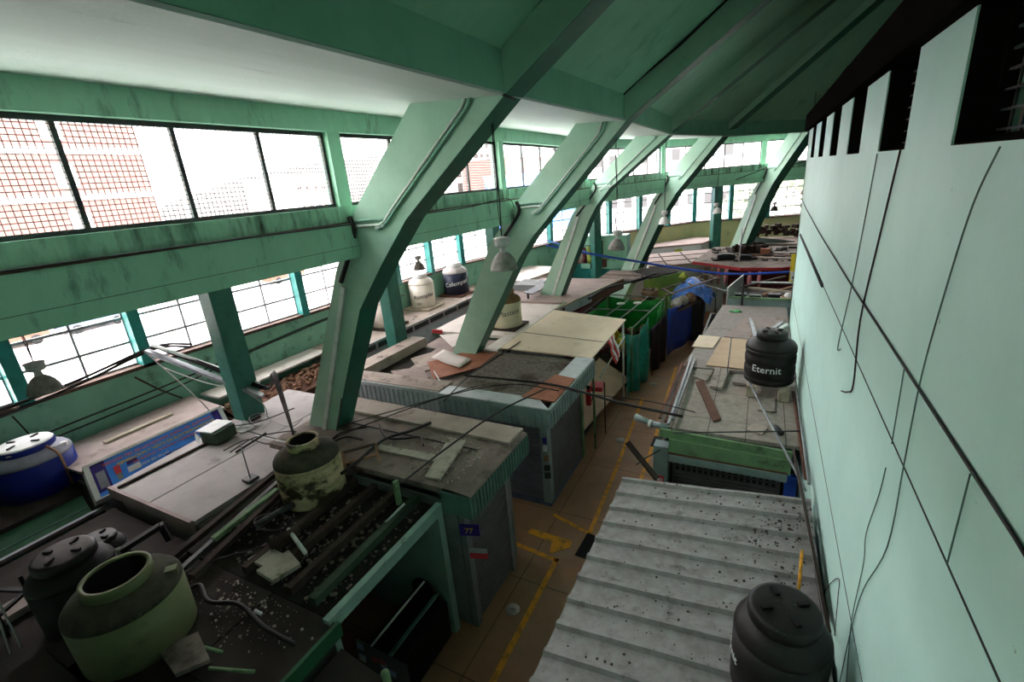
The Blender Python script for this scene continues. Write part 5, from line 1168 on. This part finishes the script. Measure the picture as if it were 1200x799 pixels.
# cables across stalls and corridor
def cab(px, r, label, mat='cable', **k):
    cable(bez([at(a, b, z) for a, b, z in px], 6), r, label, mat, **k)
cab([(380, 520, 3.1), (430, 497, 3.15), (530, 462, 3.2), (600, 450, 3.2), (655, 458, 3.2)], .012, 'black cable slung from the broadest rib to the pale fascia')
cab([(395, 500, 3.0), (440, 487, 3.05), (500, 470, 3.1), (560, 452, 3.15)], .012, 'black cable slung lower between the brown roof and the pale fascia')
cab([(470, 566, 3.0), (530, 520, 3.05), (585, 482, 3.1), (640, 455, 3.05)], .018, 'dark rod like cable crossing above the brown roof')
cab([(545, 440, 2.95), (600, 445, 2.92), (655, 452, 2.93), (720, 470, 3.0), (800, 488, 3.0)], .028, 'thick black cable bridging the corridor to the green fascia stall')
cab([(610, 400, 2.95), (580, 420, 2.92), (550, 440, 2.9), (520, 470, 2.95)], .015, 'black cable along the edge of the gravelly roof')
cab([(655, 455, 3.0), (700, 463, 3.02), (760, 470, 3.0), (815, 483, 2.95)], .01, 'thin black cable bridging the corridor above the thick one')
cab([(395, 505, 3.2), (400, 470, 3.6), (402, 440, 4.0)], .012, 'black cable rising beside the broadest rib foot')
cab([(425, 515, 2.93), (405, 512, 2.95), (385, 520, 2.95), (400, 507, 2.95), (430, 500, 2.95)], .022, 'tangled black cable on the back of the brown roof')
cab([(505, 495, 2.95), (480, 505, 2.95), (450, 515, 2.95), (420, 540, 2.94), (400, 555, 2.94)], .03, 'dark twisted cable bundle lying over the brown roof')
cab([(445, 497, 2.93), (452, 512, 2.93), (470, 514, 2.93), (492, 512, 2.93), (496, 522, 2.93)], .022, 'black hose curled on the brown roof')
cab([(222, 690, 2.6), (235, 686, 2.6), (245, 705, 2.6), (280, 708, 2.6), (310, 735, 2.6), (345, 755, 2.6)], .03, 'black hose snaking over the dark boards by the green tank')
cab([(290, 505, 2.68), (330, 515, 2.7), (345, 505, 2.9), (300, 512, 2.68), (270, 530, 2.68)], .014, 'black wires tangled on the white plank roof')
cab([(255, 500, 2.75), (300, 495, 2.8), (345, 478, 3.0)], .012, 'thin black wire rising towards the broadest rib')
cab([(300, 510, 2.75), (325, 516, 2.9), (345, 520, 3.3)], .014, 'pale wire running to the stained tank', 'cable_white')
cab([(262, 528, 2.66), (290, 515, 2.68), (315, 520, 2.68), (335, 508, 2.7), (350, 512, 2.8)], .012, 'black wire crossing the far end of the white plank roof')
cab([(255, 512, 2.66), (280, 500, 2.7), (310, 492, 2.72), (340, 500, 2.75), (355, 490, 2.9)], .01, 'grey wire wandering over the far end of the white plank roof', 'cable_grey')
cab([(300, 500, 2.68), (292, 490, 2.74), (305, 484, 2.78), (318, 492, 2.72), (308, 502, 2.68)], .014, 'coil of pale wire at the far end of the white plank roof', 'cable_grey')
cab([(125, 700, 2.5), (180, 690, 2.62), (240, 660, 2.66), (310, 640, 2.66)], .01, 'thin black wire behind the pale green tank')
cab([(640, 287, 4.7), (690, 297, 4.2), (745, 306, 3.7), (800, 315, 3.35), (860, 321, 3.1), (938, 318, 3.2)], .05, 'blue hose slung across the far end of the hall', 'tarp_blue', name='hose', cat='hose')
cab([(640, 281, 4.8), (665, 289, 4.55), (690, 296, 4.3)], .035, 'pale blue pipe end beside the third rib', 'tarp_bright', name='hose', cat='hose')
cab([(770, 320, 2.9), (740, 330, 2.9), (710, 338, 2.9), (690, 350, 2.85)], .05, 'dark rope of bundled cables at the fourth rib foot')
cab([(762, 290, 3.6), (758, 310, 3.1), (752, 325, 2.9)], .03, 'black cable hanging beside the fourth rib')
cab([(870, 268, 4.6), (868, 290, 3.9), (866, 305, 3.0)], .03, 'wire hanging in front of the furthest rib foot', 'cable_grey')
cable([xf(5, -4.55, 5.0, 4.2), xf(5, -4.5, 3.9, 4.3), xf(5, -4.45, 3.0, 4.25)], .05, 'thick black hose hanging under the far windows')
for i, (a, b) in enumerate((((18, 578), (60, 799)), ((2, 600), (100, 799)))):
    cable(bez([V((-9.4+.3*i, .9+.1*i, 5.6)), V((-8.6+.3*i, 1.0+.05*i, 4.2)), V((-7.9+.2*i, .95, 3.4)), V((-7.4, .8+.1*i, 2.6))], 6), .012, ['grey wire hanging at the left edge nearer the black tank', 'grey wire hanging at the left edge, outer one'][i], 'cable_grey')
cable([(-8.7, .75, 3.6), (-8.2, .8, 2.9)], .025, 'blue pipe slanting at the left edge', 'tarp_bright', name='pipe', cat='pipe')
# ================================================================= CLUTTER
def pole(a, b, r, label, mat='wood_dark', name='pole', cat='pole'):
    return tag(obj(name, MB().tube([a, b], r, 7), mat), label, cat)
def board(px, z, th, mat, label, name='board', cat='board', lift=.0):
    pts = [at(x, y, z+th+lift) for x, y in px]
    return tag(obj(name, MB().slab(pts, th), mat), label, cat)
# brown roof (z 2.88)
board([(428, 523), (438, 519), (510, 532), (512, 541)], 2.885, .03, 'board_dirty', 'long dirty white strip lying on the brown roof')
board([(498, 558), (516, 561), (546, 516), (526, 512)], 2.92, .03, 'board_dirty', 'short dirty board crossing the long strip on the brown roof')
mb = MB()
for i in range(420):
    p = at(random.gauss(515, 28), random.gauss(535, 16), 2.89) if i < 230 else at(random.gauss(566, 14), random.gauss(545, 13), 2.89)
    if not (-8.2 < p.x < -4.0 and 5.0 < p.y < 6.95): continue
    s = .005+.012*random.random()**2; mb.box(p-V((s, s, .004)), p+V((s, s, s)), RZ(random.random()*3))
o = obj('roof_debris', mb, 'board_dirty'); o['kind'] = 'stuff'; tag(o, 'scattered crumbs of rubble and leaves on the brown roof', 'debris')
t = thing('rusty_frame', (-5.9, 4.95, 2.6), 'rusty angle iron frame beside the stained tank', 'frame')
fz = [at(402, 530, 3.05), at(440, 520, 3.0), at(445, 545, 2.85), at(405, 556, 2.8)]
for a, b in ((0, 1), (1, 2), (2, 3), (3, 0)): obj('angle_bar', MB().bar(fz[a], fz[b], .05, .03), 'bronze' if a % 2 else 'wood_dark', t)
obj('angle_bar', MB().bar(fz[0].lerp(fz[3], .5), fz[1].lerp(fz[2], .5), .05, .03), 'bronze', t)
for q in (fz[1], fz[2]): obj('leg', MB().bar(q, V((q.x+.05, q.y-.05, 2.62)), .05, .04), 'wood_dark', t)
tag(obj('post_stub', MB().bar(at(468, 590, 2.62), at(468, 590, 2.62)+V((0, 0, .42)), .09, .05), 'moss_green'), 'short mossy post standing at the edge of the brown roof', 'post')
# rubbish strewn roof (z 2.6)
board([(290, 655), (315, 640), (335, 650), (312, 664)], 2.6, .05, 'board_dirty', 'dirty pale board on the dark roof near the stained tank, left one')
board([(300, 668), (338, 644), (352, 660), (320, 680)], 2.64, .06, 'board_dirty', 'dirty pale board on the dark roof near the stained tank, crumpled one')
pole(at(338, 620, 2.75), at(358, 648, 2.68), .03, 'short grey pipe stub pointing out of the rubbish roof', 'conduit', 'pipe', 'pipe')
pole(at(316, 640, 2.7), at(350, 618, 2.75), .06, 'dark pipe lying by the dirty boards', 'wood_dark', 'pipe', 'pipe')
pole(at(300, 615, 2.7), at(345, 590, 2.72), .05, 'dark pipe lying just before the stained tank', 'steel_dark', 'pipe', 'pipe')
ring = [at(320+22*math.cos(a), 612+10*math.sin(a), 2.7) for a in [i*math.pi/8 for i in range(17)]]
cable(ring, .018, 'coil of black hose lying before the stained tank', 'cable')
pole(at(452, 612, 2.65), at(474, 590, 2.85), .018, 'thin grey rod leaning at the edge of the rubbish roof', 'conduit', 'rod', 'rod')
mb = MB()
for i in range(520):
    p = V((-7.1+2.7*random.random(), 2.8+2.0*random.random(), 2.53)); s = .007+.018*random.random()**2
    if random.random() < .5: p = at(random.gauss(385, 45), random.gauss(640, 35), 2.53)
    if not (-7.2 < p.x < -4.4 and 2.75 < p.y < 4.85): continue
    mb.box(p-V((s, s, .003)), p+V((s*1.3, s, s)), RZ(random.random()*3))
o = obj('roof_debris', mb, 'roof_brown'); o['kind'] = 'stuff'; tag(o, 'scattered litter between the beams of the rubbish strewn roof', 'debris')
mb = MB()
for i in range(260):
    p = at(random.gauss(300, 38), random.gauss(708, 24), 2.56); s = .004+.012*random.random()**3
    if not (-8.4 < p.x < -4.2 and p.y < 2.6): continue
    mb.box(p-V((s, s, .003)), p+V((s, s, s)), RZ(random.random()*3))
o = obj('roof_debris', mb, 'roof_tan'); o['kind'] = 'stuff'; tag(o, 'scattered pale crumbs on the dark boards by the green tank', 'debris')
tag(obj('bottle', MB().tube([at(299, 716, 2.6), at(306, 719, 2.6)], [.025, .02], 8), 'white'), 'small white bottle lying on the dark boards', 'bottle')
# long dark bars between white plank roof and rubbish roof
for i, (a, b, r, m, l) in enumerate((((200, 655, 2.62), (330, 548, 2.7), .05, 'wood_dark', 'dark long bar beside the white plank roof, outermost'), ((212, 668, 2.62), (336, 556, 2.7), .04, 'steel_dark', 'dark long bar beside the white plank roof, middle one'), ((225, 676, 2.62), (340, 566, 2.7), .05, 'wood_dark', 'dark long bar beside the white plank roof, inner one'), ((250, 632, 2.66), (325, 574, 2.72), .045, 'moss_green', 'mossy green long bar beside the white plank roof'))):
    tag(obj('bar', MB().bar(at(*a), at(*b), r*2, r*1.6), m), l, 'bar')
board([(184, 760), (232, 740), (246, 772), (205, 790)], 2.6, .05, 'roof_brown', 'worn brown carton piece on the dark boards at the bottom left', 'carton', 'carton')
pole(at(222, 754, 2.6), at(260, 764, 2.6), .02, 'short mossy stick on the dark boards', 'moss_green', 'stick', 'stick')
pole(at(245, 783, 2.6), at(298, 787, 2.6), .02, 'second mossy stick at the bottom edge of the dark boards', 'moss_green', 'stick', 'stick')
# pipe frame beside white plank roof
t = thing('bent_arm', (-8.3, 2.95, 2.5), 'black pipe arm with a bent end beside the black tanks', 'pipe')
obj('arm', MB().bar(at(142, 645, 2.75), at(188, 616, 2.9), .1, .07), 'black_clean', t)
obj('bent_end', MB().bar(at(188, 614, 2.9), at(198, 632, 2.6), .1, .07), 'black_clean', t)
obj('end_cap', MB().tube([at(132, 648, 2.72), at(142, 644, 2.75)], .05, 8), 'conduit', t)
t = thing('metal_rack', (-8.35, .9, 2.4), 'black metal rack standing at the bottom left edge', 'rack')
zz = [(-9.2, .6), (-8.25, .95), (-8.45, 1.3), (-9.4, .95)]
for i in range(4):
    a, b = zz[i], zz[(i+1) % 4]
    obj('rack_bar', MB().bar((*a, 2.65), (*b, 2.65), .05, .04), 'black_clean', t)
    obj('rack_leg', MB().bar((*a, 2.31), (*a, 2.9), .04, .04), 'black_clean', t)
t = thing('antenna_mast', (-8.9, 4.9, 2.62), 'small grey stand on the middle of the white plank roof', 'stand')
pb = at(294, 562, 2.64)
obj('base', MB().box(pb-V((.1, .1, 0)), pb+V((.1, .1, .05))), 'steel_dark', t); obj('stem', MB().tube([pb, pb+V((0, 0, .75))], .012, 6), 'steel_grey', t)
obj('cross_bar', MB().bar(pb+V((-.02, -.1, .62)), pb+V((0, .5, .68)), .03, .03), 'black_clean', t)
# R2 roof clutter (z 2.76)
board([(815, 447), (824, 445), (845, 490), (836, 493)], 2.76, .03, 'wood_red', 'rusty red plank lying on the tiled roof', 'plank', 'plank')
board([(810, 440), (824, 424), (840, 428), (828, 446)], 2.76, .03, 'slab', 'loose pale tile at the back left of the tiled roof')
board([(832, 452), (838, 430), (855, 432), (846, 454)], 2.78, .06, 'slab', 'stacked tile with a broken corner on the tiled roof', 'board', 'board')
board([(888, 480), (890, 464), (908, 466), (908, 482)], 2.76, .025, 'slab', 'square loose tile between the blocks under the lettered tank')
board([(875, 503), (881, 496), (900, 500), (893, 509)], 2.76, .02, 'roof_tan', 'small tan tile piece near the green fascia')
board([(858, 447), (862, 438), (882, 440), (878, 450)], 2.78, .05, 'slab_grey', 'grey slab piece beside the lettered tank')
pole(at(908, 500, 2.82), at(916, 508, 2.82), .05, 'short dark pipe piece by the mint wall on the tiled roof', 'steel_dark', 'pipe', 'pipe')
for i, (a, b, m, l) in enumerate((((773, 490, 2.82), (800, 425, 2.82), 'wood_red', 'outermost rusty red bar along the corridor edge of the tiled roof'), ((780, 494, 2.84), (806, 424, 2.84), 'wood_red', 'inner rusty red bar along the corridor edge of the tiled roof'), ((783, 497, 2.9), (811, 416, 2.9), 'steel_grey', 'pale pipe beside the rusty bars on the tiled roof'), ((788, 492, 2.86), (814, 420, 2.86), 'steel_grey', 'grey pipe beside the rusty bars on the tiled roof'))):
    tag(obj('bar', MB().bar(at(*a), at(*b), .05, .04), m), l, 'bar')
pole(at(790, 507, 2.86), at(940, 505, 2.9), .012, 'thin dark rod lying across the front of the tiled roof', 'steel_dark', 'rod', 'rod')
pole(at(878, 448, 3.0), at(944, 575, 2.75), .022, 'long grey pipe from the lettered tank down to the corrugated roof', 'steel_grey', 'pipe', 'pipe')
pole(at(876, 440, 2.85), at(880, 393, 3.75), .014, 'orange rod standing beside the lettered tank', 'bronze', 'rod', 'rod')
cable([at(852, 440, 2.8), at(857, 396, 3.5), at(880, 397, 3.6), at(890, 400, 3.6)], .014, 'thin grey pipe frame beside the lettered tank', 'steel_grey', name='pipe', cat='pipe')
for i in range(5):
    a = V((.78-.03*i, 6.2+.3*i, 2.95+.05*i)); b = V((.84, 4.6-.1*i, 2.9+.04*i))
    pole(a, b, .018+.004*(i % 2), ['lowest', 'second lowest', 'middle', 'second highest', 'highest'][i]+' rusty pipe lying along the foot of the mint wall', ['wood_dark', 'steel_dark', 'wood_red', 'steel_grey', 'wood_dark'][i], 'pipe', 'pipe')
pole(V((.8, 10.2, 2.85)), V((.84, 7.1, 2.85)), .03, 'rusty pipe beside the mint wall on the tiled roof, lower', 'wood_red', 'pipe', 'pipe')
pole(V((.84, 10.0, 2.95)), V((.86, 6.9, 2.9)), .02, 'grey pipe beside the mint wall on the tiled roof, upper', 'steel_grey', 'pipe', 'pipe')
pole(at(936, 690, 2.95), at(940, 645, 3.1), .018, 'yellow rod standing behind the flat lidded black tank', 'yellow_paint', 'rod', 'rod')
mb = MB()
for i in range(900):
    x = -1.65+2.5*random.random()**.6; y = 1.6+4.9*random.random(); z = zr(x)+.004; s = .004+.009*random.random()**3
    if random.random() < .3: x = .2+.6*random.random(); y = 5.0+1.5*random.random(); s *= 1.5
    u = ((y-Y0)/pit) % 1; z += .045 if u > .78 else 0
    mb.box((x-s, y-s, z), (x+s, y+s, z+s*.7), RZ(random.random()*3))
o = obj('roof_debris', mb, 'wood_dark'); o['kind'] = 'stuff'; tag(o, 'dark crumbs and droppings scattered on the corrugated roof', 'debris')
mb = MB()
for i in range(150):
    x = -2.4+5.5*random.random(); y = 25.2+4.3*random.random(); s_ = .03+.09*random.random()**2
    mb.box((x-s_*2, y-s_, 2.842), (x+s_*2, y+s_, 2.86+s_*.6), RZ(random.random()*3))
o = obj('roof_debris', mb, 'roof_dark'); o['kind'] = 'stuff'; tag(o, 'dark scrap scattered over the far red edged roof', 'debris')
for i, (a, b, m, l) in enumerate((((-.2, 26.2), (1.6, 25.6), 'roof_mauve', 'pale brown plank on the far red edged roof, front one'), ((-.4, 26.9), (2.0, 26.6), 'wood_red', 'reddish plank on the far red edged roof, middle one'), ((.6, 27.6), (2.4, 27.2), 'roof_pale', 'pale plank on the far red edged roof, rear one'))):
    tag(obj('plank', MB().bar((*a, 2.88), (*b, 2.9), .25, .05), m), l, 'plank')
# paint on the floor
fl = bpy.data.objects['floor']
def paint(pts, wd):
    mb = MB()
    for a, b in zip(pts, pts[1:]):
        a, b = V((*a, 0)), V((*b, 0)); d = (b-a).normalized(); n = V((-d.y, d.x, 0))*wd/2
        mb.slab([a-n-d*wd/2+V((0, 0, .004)), b-n+d*wd/2+V((0, 0, .004)), b+n+d*wd/2+V((0, 0, .004)), a+n-d*wd/2+V((0, 0, .004))], .005)
    return obj('painted_line', mb, 'yellow_paint', fl)
ORG[fl] = fl.location.copy()
paint([(-3.2, 2.5), (-3.22, 7.0), (-4.3, 7.12)], .1)
paint([(-3.75, 8.25), (-2.84, 7.98), (-2.95, 10.7), (-3.2, 14.8)], .09)
paint([(-2.2, 8.5), (-2.3, 12.1), (-2.6, 18)], .09)
a = obj('painted_arrow', MB().prism([(-4.08, 7.66), (-4.1, 7.5), (-3.5, 7.44), (-3.42, 7.1), (-3.08, 7.44), (-3.1, 7.62)], -.001, .006), 'yellow_paint', fl)
for i, (px, l) in enumerate((((601, 714), 'round pale drain cover on the corridor floor nearest the viewer'), ((727, 516), 'round pale drain cover beside the yellow line halfway along the corridor'), ((766, 450), 'round pale drain cover at the far end of the corridor'))):
    p = at(*px, 0)
    t = thing('drain_cover', (p.x, p.y, 0), l, 'drain cover')
    obj('cover', MB().lathe((p.x, p.y, .002), [(.13, 0), (.13, .008), (.02, .012)], 20), 'drain', t)
    obj('grating', MB().box((p.x-.05, p.y-.02, .012), (p.x+.05, p.y+.02, .016)), 'slab_grey', t)
tag(obj('floor_mat', MB().box((-2.9, 7.25, .002), (-2.5, 7.95, .014), RZ(-.05)), 'mat_black'), 'black mat on the corridor floor beside the corrugated roof', 'mat')
tag(obj('floor_mat', MB().box((-2.35, 11.9, .002), (-2.1, 12.5, .014)), 'stall_dark'), 'small dark mat further along the corridor', 'mat')
# ================================================================= LIGHT AND CAMERA
wd = bpy.data.worlds.new('World'); bpy.context.scene.world = wd; wd.use_nodes = True
n = wd.node_tree.nodes; L = wd.node_tree.links; bg = n['Background']
tc = n.new('ShaderNodeTexCoord'); sp_ = n.new('ShaderNodeSeparateXYZ'); L.new(tc.outputs['Generated'], sp_.inputs[0])
cr = n.new('ShaderNodeValToRGB'); L.new(sp_.outputs[2], cr.inputs[0])
cr.color_ramp.elements[0].position = 0; cr.color_ramp.elements[0].color = (1, .93, .925, 1)
cr.color_ramp.elements[1].position = .7; cr.color_ramp.elements[1].color = (.95, .9, .93, 1)
L.new(cr.outputs[0], bg.inputs[0]); bg.inputs[1].default_value = 1.0
def portal(c, size_u, size_v, d, nrm):
    l = bpy.data.lights.new('window_portal', 'AREA'); l.shape = 'RECTANGLE'; l.size = size_u; l.size_y = size_v; l.cycles.is_portal = True
    o = bpy.data.objects.new('window_portal', l); C.objects.link(o); o.location = c
    z = -V(nrm); x = V(d); y = z.cross(x); o.rotation_euler = Matrix((x, y, z)).transposed().to_euler()
for k in range(1, NF-1):
    for off, z, h in ((1.9, 7.72, 1.1), (-5.1, 5.03, 2.2)):
        a, b = xf(k, off), xf(k+1, off); d = (b-a).normalized(); nr = V((d.y, -d.x, 0)); c = (a+b)/2; c.z = z
        portal(c, (b-a).length-.2, h, d, nr)
cam = bpy.data.cameras.new('camera'); co = bpy.data.objects.new('camera', cam); C.objects.link(co)
cam.sensor_fit = 'HORIZONTAL'; cam.sensor_width = 36; cam.lens = F_PX*36/1200; cam.clip_end = 600; cam.clip_start = .05
co.location = (0, 0, EYE); co.rotation_euler = Matrix((CAMR, CAMU, -FW)).transposed().to_euler()
sc = bpy.context.scene; sc.camera = co
sc.view_settings.view_transform = 'Standard'; sc.view_settings.look = 'None'; sc.view_settings.gamma = 1; sc.view_settings.use_curve_mapping = False
sc.view_settings.exposure = 4.5
sc.cycles.max_bounces = 10; sc.cycles.diffuse_bounces = 4; sc.cycles.glossy_bounces = 3; sc.cycles.transparent_max_bounces = 12; sc.cycles.caustics_reflective = False
sc.cycles.use_denoising = True; sc.cycles.sample_clamp_indirect = 6
